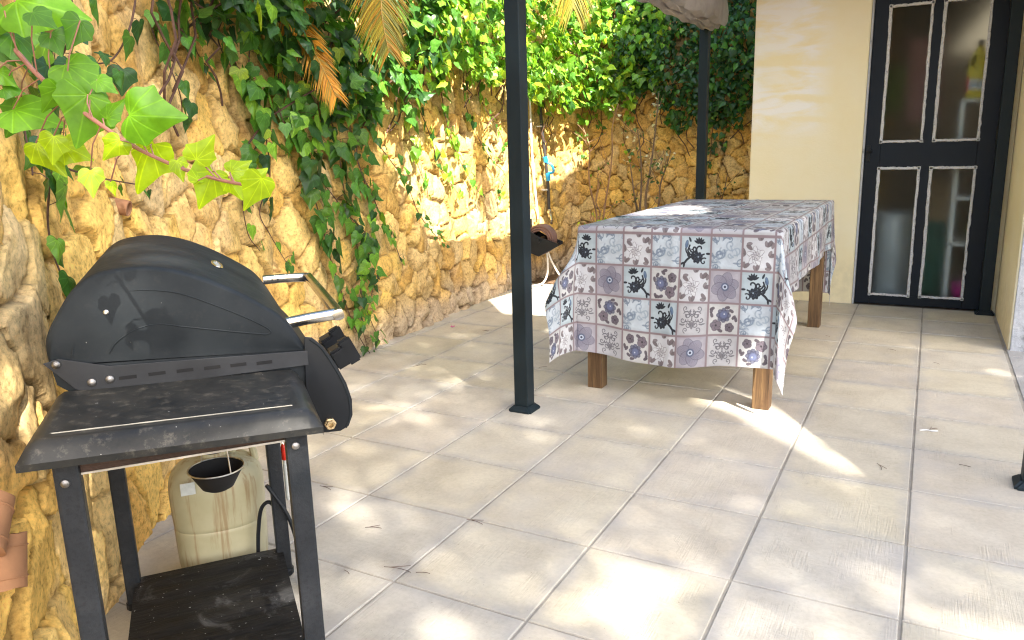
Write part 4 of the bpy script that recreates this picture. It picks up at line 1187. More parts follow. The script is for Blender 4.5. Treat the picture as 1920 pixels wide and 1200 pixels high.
# ------------------------------------------------------------------ hose reel and pipes on the wall
RL = empty('hose_reel', (-3.02, 3.62, .40), R_(12)); tag(RL, 'black wall mounted hose reel with coiled hose in the sunny corner', 'hose reel')
for yv in (-.095, .095):
    m = MB(); m.prism([(-.06, -.045), (-.06, .10), (.06, .03), (.22, -.025), (.22, -.050), (.05, -.14), (-.02, -.11)], 'y', yv - .008, yv + .008, bev=.004)
    m.build('bracket', M_BLACKP, RL)
m = MB(); m.tube([(.05, -.14, 0), (.05, .14, 0)], .02, 12); m.tube([(.19, -.09, -.045), (.19, .09, -.045)], .010, 8); m.box(-.08, -.0605, -.12, .12, -.14, .17, bev=.004); m.build('drum', M_BLACKP, RL)
m = MB()
for k in range(7):
    for r in (.085, .103, .121):
        t = np.linspace(0, 2 * math.pi, 25)
        m.tube([(.05 + r * math.cos(q), -.066 + k * .022, r * math.sin(q)) for q in t], .0095, 7, caps=False)
m.build('coiled_hose', M_HOSE, RL, smooth=True)
def wpipe(name, pts, r, mat, label, cat):
    m = MB(); m.tube(smooth_path([wl(s, z, o)[:] for s, z, o in pts], 6), r, 10)
    return tag(m.build(name, mat, smooth=True), label, cat)
bp = empty('water_pipe', wl(7.94, .6, .05)); tag(bp, 'black water pipe with blue valve running down the sunlit wall', 'pipe')
def wrel(pts): 
    b0 = Vector(bp.location); return [(wl(s, z, o) - b0)[:] for s, z, o in pts]
m = MB(); m.tube(smooth_path(wrel([(7.905, 2.1, .06), (7.940, 1.75, .05), (7.930, 1.40, .045), (7.945, 1.08, .05), (7.955, .86, .05), (7.935, .60, .05)]), 6), .0145, 10)
m.build('tube', worn('sun_faded_black_pipe', (.035, .033, .032), .6), bp, smooth=True)
vp = wrel([(7.935, 1.10, .052), (7.945, 1.05, .052), (7.955, .95, .055), (7.96, .88, .055)])
m = MB(); m.tube(vp[:2], .024, 12); m.tube([vp[2], vp[3]], .023, 12)
m.tube(smooth_path([vp[1], (vp[1][0] + .05, vp[1][1] + .02, vp[1][2] - .03), (vp[2][0] + .05, vp[2][1] + .02, vp[2][2] + .01), vp[2]], 6), .012, 8); m.build('valve', M_BLUE, bp, smooth=True)
m = MB(); m.tube(wrel([(7.937, .62, .052), (7.935, .55, .06)]), .021, 10); m.tube(wrel([(7.90, .60, .06), (7.99, .585, .06)]), .012, 8)
m.tube(wrel([(7.92, .56, .07), (7.90, .52, .09), (7.86, .50, .10)]), .013, 8); m.build('tap', M_STEEL, bp, smooth=True)
for z in (1.37, .80):
    m = MB(); a = wrel([(7.905, z, .035), (7.975, z, .035)]); m.box(a[0][0] - .03, a[0][0] + .02, min(a[0][1], a[1][1]), max(a[0][1], a[1][1]), a[0][2] - .006, a[0][2] + .006); m.build('clip', M_WHITEP, bp)
wpipe('conduit', [(7.74, 2.1, .03), (7.76, 1.6, .03), (7.73, 1.2, .028), (7.72, .9, .03), (7.735, .55, .03)], .009, M_WHITEP, 'thin white conduit beside the black water pipe on the wall', 'conduit')
m = MB()
m.tube(smooth_path([(-2.93, 3.62, .36), (-2.90, 3.60, .27), (-2.89, 3.58, .12), (-2.92, 3.54, .03), (-3.00, 3.50, .010), (-3.02, 3.44, .010), (-2.94, 3.40, .010)], 8), .0085, 8)
m.tube(smooth_path([(-2.92, 3.62, .34), (-2.86, 3.62, .20), (-2.78, 3.62, .08), (-2.66, 3.60, .012), (-2.50, 3.58, .010)], 8), .0085, 8)
tag(m.build('garden_hose', worn('white_rubber', (.62, .60, .55), .5), smooth=True), 'pale hose looping from the reel down to the paving', 'hose')

# ------------------------------------------------------------------ ivy
def strand(pts, size, dens, mat=M_LEAF, colw=(.40, .42, .16, .02), seed=0, off0=.03):
    r = np.random.default_rng(seed)
    pts = np.array(pts, float)
    P = smooth_path(pts, 12)
    off = off0 + .022 * np.sin(np.linspace(0, 7, len(P)) + seed) + .01
    W3 = wall(P[:, 0], P[:, 1], off)
    L = np.r_[0, np.cumsum(np.linalg.norm(np.diff(W3, axis=0), axis=1))]
    tot = L[-1]; dens = dens if dens < 1.1 else 1.1 + (dens - 1.1) * .35
    N = max(4, int(tot / (.040 / dens) * 1.05))
    t = np.sort(r.uniform(0, tot, N)); t[-1] = tot * .99
    fr = t / tot
    base = np.stack([np.interp(t, L, W3[:, k]) for k in range(3)], 1)
    s_at = np.interp(t, L, P[:, 0]); nrm = wnorm(s_at); nrm = nrm / np.linalg.norm(nrm, axis=1)[:, None]
    tang = np.stack([np.interp(t, L, np.gradient(W3[:, k])) for k in range(3)], 1); tang /= np.linalg.norm(tang, axis=1)[:, None] + 1e-9
    side = np.cross(nrm, tang); sg = np.where(np.arange(N) % 2 == 0, 1, -1)[:, None] * r.uniform(.5, 1.3, (N, 1))
    sz = size * 1.12 * (1 - .45 * fr ** 2) * r.uniform(.65, 1.2, N)
    pet = sz[:, None] * (side * sg * .45 + nrm * r.uniform(.1, .7, (N, 1)))
    pos = base + pet
    dr = side * sg * r.uniform(.2, 1.0, (N, 1)) + np.array([0, 0, -1.0]) * r.uniform(.3, 1.1, (N, 1)) + tang * .3 + nrm * r.normal(.1, .25, (N, 1))
    nn2 = nrm * 1.0 + np.array([0, 0, .45]) + r.normal(0, .33, (N, 3))
    e = empty('ivy_vine', W3[0])
    b0 = np.array(W3[0])
    lf = leaves('foliage', pos - b0, nn2, dr, sz, leafcol(N, colw, r), mat, e)
    m = MB(); m.tube((W3[::2] - b0).tolist(), [.0032 * (1 - .6 * k / len(W3[::2])) + .0008 for k in range(len(W3[::2]))], 5)
    for k in range(N):
        a = base[k] - b0; c = pos[k] - b0
        m.tube([a, (a + c) / 2 + np.array([0, 0, .006]), c], .0011, 4, caps=False)
    m.build('stem', M_STEM, e)
    return e
STRANDS= [[[[2.525,1.584],[2.466,1.4],[2.376,1.231],[2.381,1.103],[2.381,1.012],[2.379,0.905],[2.367,0.804]],0.085,0.8],[[[2.804,1.655],[2.714,1.499],[2.593,1.374],[2.359,1.255],[2.221,1.133]],0.085,0.8],[[[3.288,1.737],[3.198,1.585],[3.122,1.498],[3.012,1.464],[2.778,1.435],[2.68,1.427]],0.07,0.5],[[[3.471,1.773],[3.465,1.661],[3.488,1.551],[3.505,1.417],[3.538,1.31]],0.08,1.1],[[[3.913,1.862],[3.938,1.76],[4.006,1.659],[4.087,1.531],[4.186,1.407]],0.08,1.4],[[[4.155,1.841],[4.011,1.683],[4.053,1.551],[4.166,1.442],[4.183,1.272],[4.0,1.08],[3.992,0.838],[4.073,0.728]],0.085,1.0],[[[4.38,1.854],[4.186,1.588],[4.203,1.347],[4.214,1.072],[4.118,0.913],[4.183,0.792],[4.276,0.62]],0.085,0.9],[[[4.695,1.69],[4.518,1.357],[4.535,1.06],[4.619,0.801],[4.678,0.619],[4.777,0.361],[4.853,0.156],[4.971,-0.029],[5.208,-0.149]],0.085,1.3],[[[4.92,1.826],[4.791,1.478],[4.889,1.252],[4.923,0.954],[4.971,0.704],[4.957,0.454],[4.839,0.255],[4.884,0.084]],0.085,1.6],[[[4.538,1.802],[4.425,1.535],[4.49,1.25],[4.684,1.054],[4.895,0.835],[5.044,0.664],[4.901,0.4],[5.047,0.045]],0.085,1.2],[[[5.053,1.552],[5.064,1.253],[5.134,0.973],[5.14,0.75],[4.971,0.579],[5.075,0.435],[4.974,0.226]],0.08,1.2],[[[5.382,1.604],[5.261,1.317],[5.393,1.124],[5.52,0.987],[5.641,0.79],[5.824,0.648],[6.058,0.491]],0.06,0.8],[[[5.289,1.443],[5.044,1.162],[5.168,0.876],[5.391,0.557],[5.407,0.486]],0.06,0.9],[[[5.717,1.727],[5.793,1.462],[5.959,1.256],[6.1,1.035],[6.246,0.858]],0.07,1.7],[[[6.08,1.794],[6.162,1.477],[6.305,1.22],[6.466,0.984],[6.612,0.815]],0.065,1.5],[[[5.661,1.755],[5.7,1.357],[5.759,1.011],[5.799,0.867]],0.07,1.3],[[[6.564,1.801],[6.584,1.494],[6.826,1.136],[7.082,0.959],[6.944,0.794]],0.055,0.8],[[[6.93,1.833],[6.82,1.544],[7.096,1.26],[7.161,1.087]],0.05,0.8],[[[3.696,1.818],[3.597,1.682],[3.789,1.609],[3.91,1.537]],0.08,1.2],[[[5.05,1.986],[4.957,1.661],[4.808,1.338],[4.63,1.14],[4.507,0.951]],0.085,1.4],[[[7.817,1.772],[7.935,1.546],[7.955,1.357]],0.06,1.2],[[[8.442,1.859],[8.591,1.564],[8.526,1.31],[8.616,0.896]],0.05,0.7],[[[8.729,1.815],[8.681,1.512],[8.763,1.305]],0.055,1.3],[[[9.041,1.549],[8.946,1.299],[9.025,1.04]],0.05,0.7],[[[9.77,1.563],[9.804,1.367],[9.79,1.123],[9.77,0.975]],0.06,2.2],[[[9.942,1.554],[9.928,1.314],[9.866,1.072]],0.06,1.6],[[[2.435,1.321],[2.449,1.18],[2.759,1.119],[3.06,1.075]],0.045,0.6],[[[2.618,1.424],[2.854,1.375],[2.745,1.3]],0.07,0.6],[[[4.349,1.897],[4.467,1.691],[4.355,1.428],[4.436,1.223]],0.085,1.3]]

LBL = ['long ivy vine at the far left with leaves down to behind the barbecue lid', 'leafy ivy vine at the left edge beneath the big foreground leaves', 'thin nearly bare ivy runner curving left across the upper left stones', 'ivy vine ending in a small leaf tuft right of the foreground shoot', 'ivy vine with bright leaves falling from the upper left canopy', 'ivy vine zigzagging down to the tip above the barbecue lid badge', 'ivy vine reaching down to the barbecue handle', 'longest ivy vine, its tip resting on the paving beside the barbecue knobs', 'thick dark ivy vine in the middle of the wall falling almost to the paving', 'ivy vine weaving through the thick central cluster', 'ivy vine along the right side of the central cluster', 'slender ivy vine trailing right with its tip on bare stones', 'short ivy spur branching to the right of the central cluster', 'dense ivy vine at the edge of the sunlit wall', 'ivy vine hanging into the sunlit part of the wall, ending mid height', 'ivy vine hanging between the central cluster and the sunlit wall', 'thin ivy vine looping over the sunlit stones left of the front post', 'short ivy vine just left of the front post', 'short leafy ivy spray at the top left of the canopy', 'ivy vine hanging below the left palm frond', 'short ivy tuft beside the black water pipe', 'sparse ivy runner down the sunlit wall right of the water pipe', 'small ivy tuft above the sun and shade line', 'little ivy sprig above the dry shrub', 'dark ivy vine hanging on the shaded wall right of the rear post', 'dark ivy tuft between rear post and yellow house', 'runner of small ivy leaves crossing the far left vine', 'ivy spray with two big leaves under the foreground leaves', 'ivy vine in the dark upper middle beside the first frond']
for i, (pts, sz, dn) in enumerate(STRANDS):
    s_end = pts[-1][0]
    cw = (.35, .42, .20, .03)
    if pts[0][0] > 9.4: cw = (.75, .22, .03, 0)  # darker leaf mix: shade by the house put into the colour
    elif 5.4 < pts[0][0] < 9.2: cw = (.18, .40, .35, .07)  # lighter leaf mix: sunlight on these vines put into the colour
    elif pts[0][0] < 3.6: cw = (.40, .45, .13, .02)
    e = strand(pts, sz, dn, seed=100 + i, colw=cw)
    tag(e, LBL[i], 'ivy vine', 'ivy vines hanging on the stone wall')

def ivy_mass(name, label, n, poly, size, off, colw, seed, zmax=2.75, stems=14, cover=None):
    r = np.random.default_rng(seed)
    P = np.array(poly); lo, hi = P.min(0), P.max(0)
    S_, Z_ = [], []
    while len(S_) < n:
        s = r.uniform(lo[0] - .1, hi[0] + .1, n); z = r.uniform(lo[1] - .12, hi[1], n)
        edge = .16 * (vnoise(s * 6, z * 0 + seed) - .5) * 2 + .10 * (vnoise(s * 19, z * 0 + seed + 3) - .5) * 2
        k = inpoly(P, s, z + edge) & (vnoise(s * 8 + 3, z * 8 + seed) > .18)
        S_ += s[k].tolist(); Z_ += z[k].tolist()
    S_ = np.array(S_[:n]); Z_ = np.array(Z_[:n])
    lump = fbm(S_ * 3.3, Z_ * 3.3, seed + 5, 3)
    zb = np.interp(Z_, [1.3, 1.6, 2.0, 2.6], [.25, .75, 1.0, 1.15])
    o = off[0] + (off[1] - off[0]) * r.uniform(0, 1, n) ** .55 * (.35 + 1.1 * lump) * zb
    pos = wall(S_, Z_, o)
    nrm = wnorm(S_) + np.array([0, 0, .65]) + r.normal(0, .5, (n, 3))
    dr = np.array([0, 0, -1.0]) + r.normal(0, .65, (n, 3)) + wnorm(S_) * .35
    sz = size * r.uniform(.55, 1.25, n)
    e = empty(name, tuple(wall(P[:, 0].mean(), 1.9, .1)))
    b0 = np.array(e.location)
    leaves('foliage', pos - b0, nrm, dr, sz, leafcol(n, colw, r), M_LEAF, e, simple=size < .06)
    m = MB()
    for k in range(stems):
        s0 = r.uniform(lo[0], hi[0]); z0 = r.uniform(1.7, 2.5); s1 = s0 + r.normal(0, .35); z1 = z0 - r.uniform(.3, .8)
        q = [(s0 + (s1 - s0) * t + .05 * math.sin(9 * t + k), z0 + (z1 - z0) * t, .05 + .22 * r.random() * (1 - t)) for t in np.linspace(0, 1, 8)]
        m.tube([(wall(a, b, c) - b0).tolist() for a, b, c in q], .005, 5)
    m.build('branches', M_STEM, e)
    return tag(e, label, 'ivy')
PA = [(3.25, 1.86), (3.755, 1.749), (3.992, 1.60), (4.276, 1.60), (4.647, 1.45), (5.027, 1.40), (5.616, 1.52), (5.785, 1.70), (6.0, 2.75), (3.3, 2.75)]
PB = [(5.65, 2.72), (5.60, 1.90), (5.793, 1.70), (6.305, 1.70), (6.936, 1.78), (7.504, 1.68), (8.0, 1.60), (8.357, 1.56), (8.766, 1.52), (9.089, 1.60), (9.30, 1.839), (9.5, 2.75)]
PC = [(8.9, 2.85), (8.9, 1.95), (9.0, 1.60), (9.393, 1.52), (9.703, 1.36), (9.948, 1.40), (10.6, 1.36), (10.8, 1.95), (10.8, 2.85)]
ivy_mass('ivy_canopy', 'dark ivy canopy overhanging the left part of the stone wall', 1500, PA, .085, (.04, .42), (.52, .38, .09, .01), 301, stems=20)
ivy_mass('ivy_canopy', 'sunlit bright green ivy canopy behind the front post', 4200, PB, .064, (.04, .55), (.06, .32, .46, .16), 302, stems=26)  # leaf colours lightened to carry the sun on this canopy
ivy_mass('ivy_canopy', 'deep shaded ivy canopy beside the yellow house', 4600, PC, .055, (.04, .50), (.80, .18, .02, 0), 303, stems=30)  # leaf colours darkened to carry the shade on this canopy

# young ivy shoot reaching in front of the wall, close to the camera
BR = [(-1.349, -1.6, 1.378), (-1.276, -1.6, 1.328), (-1.23, -1.6, 1.29), (-1.161, -1.6, 1.247), (-1.093, -1.6, 1.21), (-1.027, -1.6, 1.178), (-.942, -1.6, 1.149), (-.87, -1.6, 1.132), (-.811, -1.6, 1.123), (-.785, -1.6, 1.121)]
LFP = [((-1.257, -1.6, 1.401), (-1.181, -1.568, 1.364), 2), ((-1.305, -1.585, 1.358), (-1.272, -1.579, 1.309), 1), ((-1.3, -1.62, 1.299), (-1.271, -1.608, 1.284), 2), ((-1.176, -1.588, 1.302), (-1.126, -1.572, 1.258), 2), ((-1.121, -1.596, 1.254), (-1.145, -1.624, 1.194), 2), ((-1.005, -1.618, 1.22), (-0.947, -1.59, 1.204), 2), ((-1.01, -1.581, 1.182), (-1.029, -1.607, 1.122), 3), ((-1.294, -1.608, 1.242), (-1.232, -1.582, 1.21), 2), ((-1.246, -1.609, 1.189), (-1.217, -1.605, 1.142), 3), ((-1.224, -1.581, 1.185), (-1.187, -1.565, 1.168), 3), ((-0.879, -1.617, 1.157), (-0.869, -1.603, 1.189), 3), ((-0.873, -1.597, 1.141), (-0.889, -1.617, 1.099), 3), ((-0.85, -1.588, 1.14), (-0.832, -1.574, 1.156), 3), ((-0.759, -1.62, 1.132), (-0.775, -1.637, 1.098), 3), ((-1.155, -1.586, 1.145), (-1.146, -1.59, 1.109), 3), ((-1.091, -1.599, 1.128), (-1.086, -1.601, 1.11), 3), ((-0.881, -1.616, 1.13), (-0.887, -1.613, 1.157), 3), ((-1.138, -1.58, 1.361), (-1.156, -1.598, 1.327), 1), ((-1.308, -1.611, 1.274), (-1.282, -1.599, 1.266), 1), ((-1.323, -1.606, 1.34), (-1.295, -1.598, 1.31), 1)]
LFP += [((-1.181, -1.6, 1.345), (-1.163, -1.598, 1.316), 1), ((-1.125, -1.575, 1.277), (-1.101, -1.566, 1.259), 2), ((-1.203, -1.606, 1.198), (-1.209, -1.618, 1.163), 3), ((-1.022, -1.623, 1.187), (-1.036, -1.638, 1.16), 3), ((-0.954, -1.588, 1.157), (-0.943, -1.588, 1.132), 3), ((-1.32, -1.58, 1.248), (-1.341, -1.602, 1.207), 1), ((-1.19, -1.617, 1.373), (-1.163, -1.608, 1.35), 1), ((-1.263, -1.615, 1.383), (-1.28, -1.634, 1.344), 2), ((-1.11, -1.579, 1.221), (-1.087, -1.56, 1.245), 2), ((-0.853, -1.59, 1.131), (-0.84, -1.589, 1.105), 3), ((-0.776, -1.624, 1.125), (-0.759, -1.611, 1.14), 3), ((-1.176, -1.604, 1.267), (-1.196, -1.622, 1.236), 2)]
e = empty('ivy_shoot', BR[0]); tag(e, 'young yellow green ivy shoot in the foreground at upper left', 'ivy shoot')
b0 = np.array(BR[0])
m = MB(); bq = smooth_path(BR, 8); m.tube((bq - b0).tolist(), [.0042 * (1 - .55 * k / len(bq)) for k in range(len(bq))], 8)
m.tube(smooth_path([(-1.55, -1.62, 1.47), (-1.45, -1.61, 1.43), (-1.349, -1.6, 1.378)], 6) - b0, .0044, 8)
pos = np.array([p for p, *_ in LFP]); tip = np.array([t for _, t, *_ in LFP])
for p in pos:
    j = np.argmin(np.linalg.norm(bq - p, axis=1)); q = bq[min(j + 3, len(bq) - 1)]
    m.tube([q - b0, (q + p) / 2 - b0 + np.array([0, -.004, .006]), p - b0], .0011, 5, caps=False)
m.build('stem', M_YSTEM, e, smooth=True)
YC = np.array([(.08, .24, .02), (.07, .20, .015), (.13, .32, .012), (.36, .52, .008)])
r5 = np.random.default_rng(55)
colv = YC[[k for *_, k in LFP]] * r5.uniform(.85, 1.15, len(LFP))[:, None]
tocam = np.array(CAM) - pos; tocam /= np.linalg.norm(tocam, axis=1)[:, None]
leaves('foliage', pos - b0 + tocam * r5.uniform(-.01, .03, (len(pos), 1)), tocam + np.array([0, 0, .35]) + r5.normal(0, .28, pos.shape), tip - pos, np.array([np.linalg.norm(np.array(t) - np.array(p)) * 1.06 for p, t, *_ in LFP]) , colv, M_YOUNG, e)

# ------------------------------------------------------------------ palm fronds hanging from above
def frond(path, label, L0, drop, side, seed, cols, spread=1.0):
    r = np.random.default_rng(seed)
    Pp = smooth_path(path, 10); b0 = Pp[0].copy()
    e = empty('palm_frond', tuple(b0)); tag(e, label, 'palm frond', 'drying palm fronds hanging over the wall')
    m = MB(); m.tube((Pp - b0).tolist(), [.0055 * (1 - .75 * k / len(Pp)) for k in range(len(Pp))], 6)
    m.build('midrib', worn('palm_rib', (.42, .26, .06), .5, var=.2), e)
    Lc = np.r_[0, np.cumsum(np.linalg.norm(np.diff(Pp, axis=0), axis=1))]; tot = Lc[-1]
    V = []; Fc = []; Cc = []; n = 0
    ts = np.arange(.02, .995, .0085 / tot)
    for i, t in enumerate(ts):
        for sd in (-1, 1):
            c = np.array([np.interp(t * tot, Lc, Pp[:, k]) for k in range(3)])
            tg = np.array([np.interp(t * tot, Lc, np.gradient(Pp[:, k])) for k in range(3)]); tg /= np.linalg.norm(tg)
            sdv = np.array(side) * sd
            ll = L0 * (.55 + .45 * math.sin(math.pi * min(1, t * .8 + .15))) * (1 - .35 * t) * r.uniform(.85, 1.1)
            d = tg * (.75 + .35 * t) + sdv * .85 * spread + r.normal(0, .07, 3); d /= np.linalg.norm(d)
            col = np.array(cols[r.integers(len(cols))]) * r.uniform(.75, 1.2)
            wn = np.cross(d, np.array([-.3, 1, 0])); wn /= np.linalg.norm(wn) + 1e-9
            K = 5; fold = np.cross(wn, d)
            for k in range(K):
                u = k / (K - 1); q = c + d * ll * u + np.array([0, 0, -1]) * drop * ll * u * u
                wd = .0056 * (1 - u ** 1.6) + .0004
                V += [q - wn * wd + fold * wd * .8 - b0, q - b0, q + wn * wd + fold * wd * .8 - b0]; Cc += [col] * 3
            for k in range(K - 1):
                a = n + k * 3
                Fc += [(a, a + 1, a + 4, a + 3), (a + 1, a + 2, a + 5, a + 4)]
            n += K * 3
    mm = MB(); mm.add(V, Fc); ob = mm.build('leaflets', M_FROND, e, smooth=True)
    ca = ob.data.attributes.new('Col', 'FLOAT_COLOR', 'POINT'); c4 = np.ones((len(V), 4), 'f'); c4[:, :3] = np.array(Cc); ca.data.foreach_set('color', c4.reshape(-1))
GOLD = [(.75, .42, .05), (.68, .36, .03), (.62, .34, .04), (.55, .32, .04), (.65, .44, .08), (.40, .30, .05), (.50, .26, .04)]
GRN = [(.40, .34, .04), (.30, .30, .05), (.46, .36, .05), (.24, .25, .05), (.48, .27, .03)]
frond([(-3.06, .55, 2.35), (-2.98, .62, 2.12), (-2.87, .70, 1.86), (-2.76, .70, 1.68), (-2.66, .70, 1.50), (-2.63, .70, 1.44)], 'golden dry palm frond hanging at the left, tip pointing down at the ivy', .20, .28, (.80, .45, .25), 401, GOLD, 1.0)
frond([(-2.62, .9, 2.45), (-2.50, .85, 2.20), (-2.40, .80, 1.95), (-2.36, .75, 1.80), (-2.31, .72, 1.63)], 'broad yellow green palm frond in the middle, wider than the left one', .26, .32, (.86, .45, .05), 402, GRN, 1.05)
frond([(-2.12, 2.3, 2.60), (-2.08, 2.28, 2.36), (-2.05, 2.26, 2.16), (-2.04, 2.25, 2.0)], 'fan shaped yellow palm frond tip right of the front post', .34, .22, (.86, .45, .05), 403, GRN, .62)

# ------------------------------------------------------------------ dry shrubs in the bed
def shrub(base, label, tips, thick, seed, mat, leafn=0, lcol=None, lsize=.03, flowers=0):
    r = np.random.default_rng(seed); e = empty('shrub', base); tag(e, label, 'shrub', 'bare shrubs in the bed behind the table')
    m = MB(); b0 = np.array(base); allp = []
    for (tp, fork) in tips:
        tp = np.array(tp); q = [b0 * (1 - t) + tp * t + r.normal(0, .018, 3) * (t > 0) for t in np.linspace(0, 1, 8)]
        q = smooth_path(q, 4); m.tube((q - b0).tolist(), [thick * (1 - .8 * k / len(q)) + .0015 for k in range(len(q))], 6)
        for f in range(fork):
            k = r.integers(len(q) // 3, len(q) - 2); st = q[k]; d = np.array([r.normal(0, .13), r.normal(0, .07), r.uniform(.08, .30)])
            qq = smooth_path([st, st + d * .5 + r.normal(0, .015, 3), st + d], 4); m.tube((qq - b0).tolist(), [.0035, *([.0025] * (len(qq) - 2)), .001], 5); allp += qq.tolist()
        allp += q[len(q) // 2:].tolist()
    m.build('branches', mat, e)
    allp = np.array(allp)
    p = np.zeros((0, 3)); cl = np.zeros((0, 3)); sz = np.zeros(0)
    if leafn:
        p = allp[r.integers(len(allp), size=leafn)] + r.normal(0, .02, (leafn, 3)); sz = lsize * r.uniform(.6, 1.2, leafn)
        cl = np.array(lcol)[r.integers(len(lcol), size=leafn)] * r.uniform(.8, 1.2, (leafn, 1))
    if flowers:      # pale umbels near the tips
        f = allp[allp[:, 2] > np.quantile(allp[:, 2], .55)]; f = f[r.integers(len(f), size=flowers)] + r.normal(0, .03, (flowers, 3))
        p = np.vstack([p, f]); sz = np.r_[sz, .035 * r.uniform(.6, 1.2, flowers)]; cl = np.vstack([cl, np.array([(.62, .62, .45)]) * r.uniform(.8, 1.1, (flowers, 1))])
    if len(p): leaves('foliage', p - b0, r.normal(0, .7, p.shape) + [0, -.8, .8], r.normal(0, 1, p.shape), sz, cl, M_LEAF, e, True)  # flower heads sit in the foliage mesh as pale leaf shapes
    return e
shrub((-2.80, 4.55, .02), 'leafless tan shrub forking upward left of the dark stems', [((-2.95, 4.6, 1.35), 6), ((-2.62, 4.6, 1.55), 7), ((-2.80, 4.5, .95), 4)], .011, 501, worn('tan_bark', (.30, .18, .10), .85, var=.4, scale=60, bumps=.6), 26, [(.10, .20, .04)])
shrub((-2.36, 4.55, .02), 'dark stemmed shrub with pale flower heads behind the table', [((-2.44, 4.6, 1.35), 6), ((-2.26, 4.6, 1.62), 8), ((-2.12, 4.55, 1.15), 5), ((-2.50, 4.6, 1.0), 4)], .014, 502, M_BARK, 70, [(.06, .12, .03), (.10, .16, .04)], .035, 40)
shrub((-1.75, 4.70, .02), 'thin twiggy shrub between rear post and yellow house', [((-1.90, 4.7, 1.0), 4), ((-1.62, 4.7, .9), 4)], .008, 503, M_BARK, 30, [(.05, .10, .03)], .03)
e = shrub((-2.70, 4.0, .02), 'small yellow green weed at the edge of the planting bed', [((-2.74, 4.0, .50), 3), ((-2.66, 4.0, .56), 3), ((-2.58, 4.02, .42), 2)], .004, 504, M_YSTEM, 46, [(.30, .42, .04), (.20, .33, .04)], .045)

# ------------------------------------------------------------------ litter on the paving
def twig(p, ang, L, label, r=.0008, mat=None):
    m = MB(); d = np.array([math.cos(ang), math.sin(ang), 0]); n_ = np.array([-d[1], d[0], 0])
    q = [np.array([*p, .0028]) + d * L * t + n_ * L * .09 * math.sin(3 * t) for t in np.linspace(0, 1, 6)]
    m.tube(q, r, 5)
    if L > .05: m.tube([q[1], q[1] + d * L * .6 + n_ * L * .30 + np.array([0, 0, .001])], r * .9, 5)
    o = m.build('twig', mat or M_STEM); tag(o, label, 'twig', 'fallen pine needles and twigs on the paving'); return o
twig((-1.25,-0.422),-0.12,0.065,'short twig on the paving tile in front of the front post foot')
twig((-1.514,-0.607),0.32,0.054,'forked pine needle on the paving right of the barbecue leg')
twig((-1.313,-0.771),0.09,0.088,'longest pine needle on the tile low in the middle foreground')
twig((-1.212,-0.756),0.32,0.041,'short dark needle just right of the longest needle')
twig((-1.406,-0.835),-0.37,0.03,'tiny needle close to the barbecue lower right leg')
twig((-0.111,0.601),-1.29,0.058,'forked twig on the tile at the tip of the light wedge')
twig((0.151,0.711),-0.24,0.038,'short twig left of the right hand post foot')
twig((0.05,1.045),0.89,0.054,'short grey twig right of the white scrap')
twig((-2.557,1.896),-0.26,0.051,'twig on the paving beside the magenta blossom')
twig((-1.863,-0.431),-0.17,0.06,'crumbs of twig beside the upper part of the barbecue leg')
twig((-0.159,2.368),-0.47,0.046,'small twig on the paving left of the door')
twig((0.067,2.161),-0.82,0.044,'small twig on the paving in front of the door')
twig((-2.909,0.9),1.35,0.055,'bit of stem at the foot of the stone wall near the ivy tip')
twig((-1.819,1.246),0.86,0.048,'twig beneath the left corner of the tablecloth')
twig((-2.471,0.991),0.97,0.079,'twig on the paving behind the ivy tip')
twig((-0.513,2.567),-0.61,0.032,'dark scrap of twig beside the rear right table leg')
tag(MB().tube([(.02,1.03,.003),(.045,1.045,.004),(.065,1.04,.004),(.085,1.05,.003)],.003,5).build('scrap',M_WHITEP),'crumpled white scrap on the paving near the right hand post','scrap')
m = MB()
for k in range(5):
    a = k * 1.257; m.add([(-2.787 + 0, 1.886, .004), (-2.787 + .014 * math.cos(a - .4), 1.886 + .014 * math.sin(a - .4), .010), (-2.787 + .019 * math.cos(a), 1.886 + .019 * math.sin(a), .016), (-2.787 + .014 * math.cos(a + .4), 1.886 + .014 * math.sin(a + .4), .010)], [(0, 1, 2, 3)])
tag(m.build('flower', worn('magenta_petal', (.50, .03, .22), .7, var=.15)), 'tiny magenta blossom lying on the paving near the wall', 'flower')

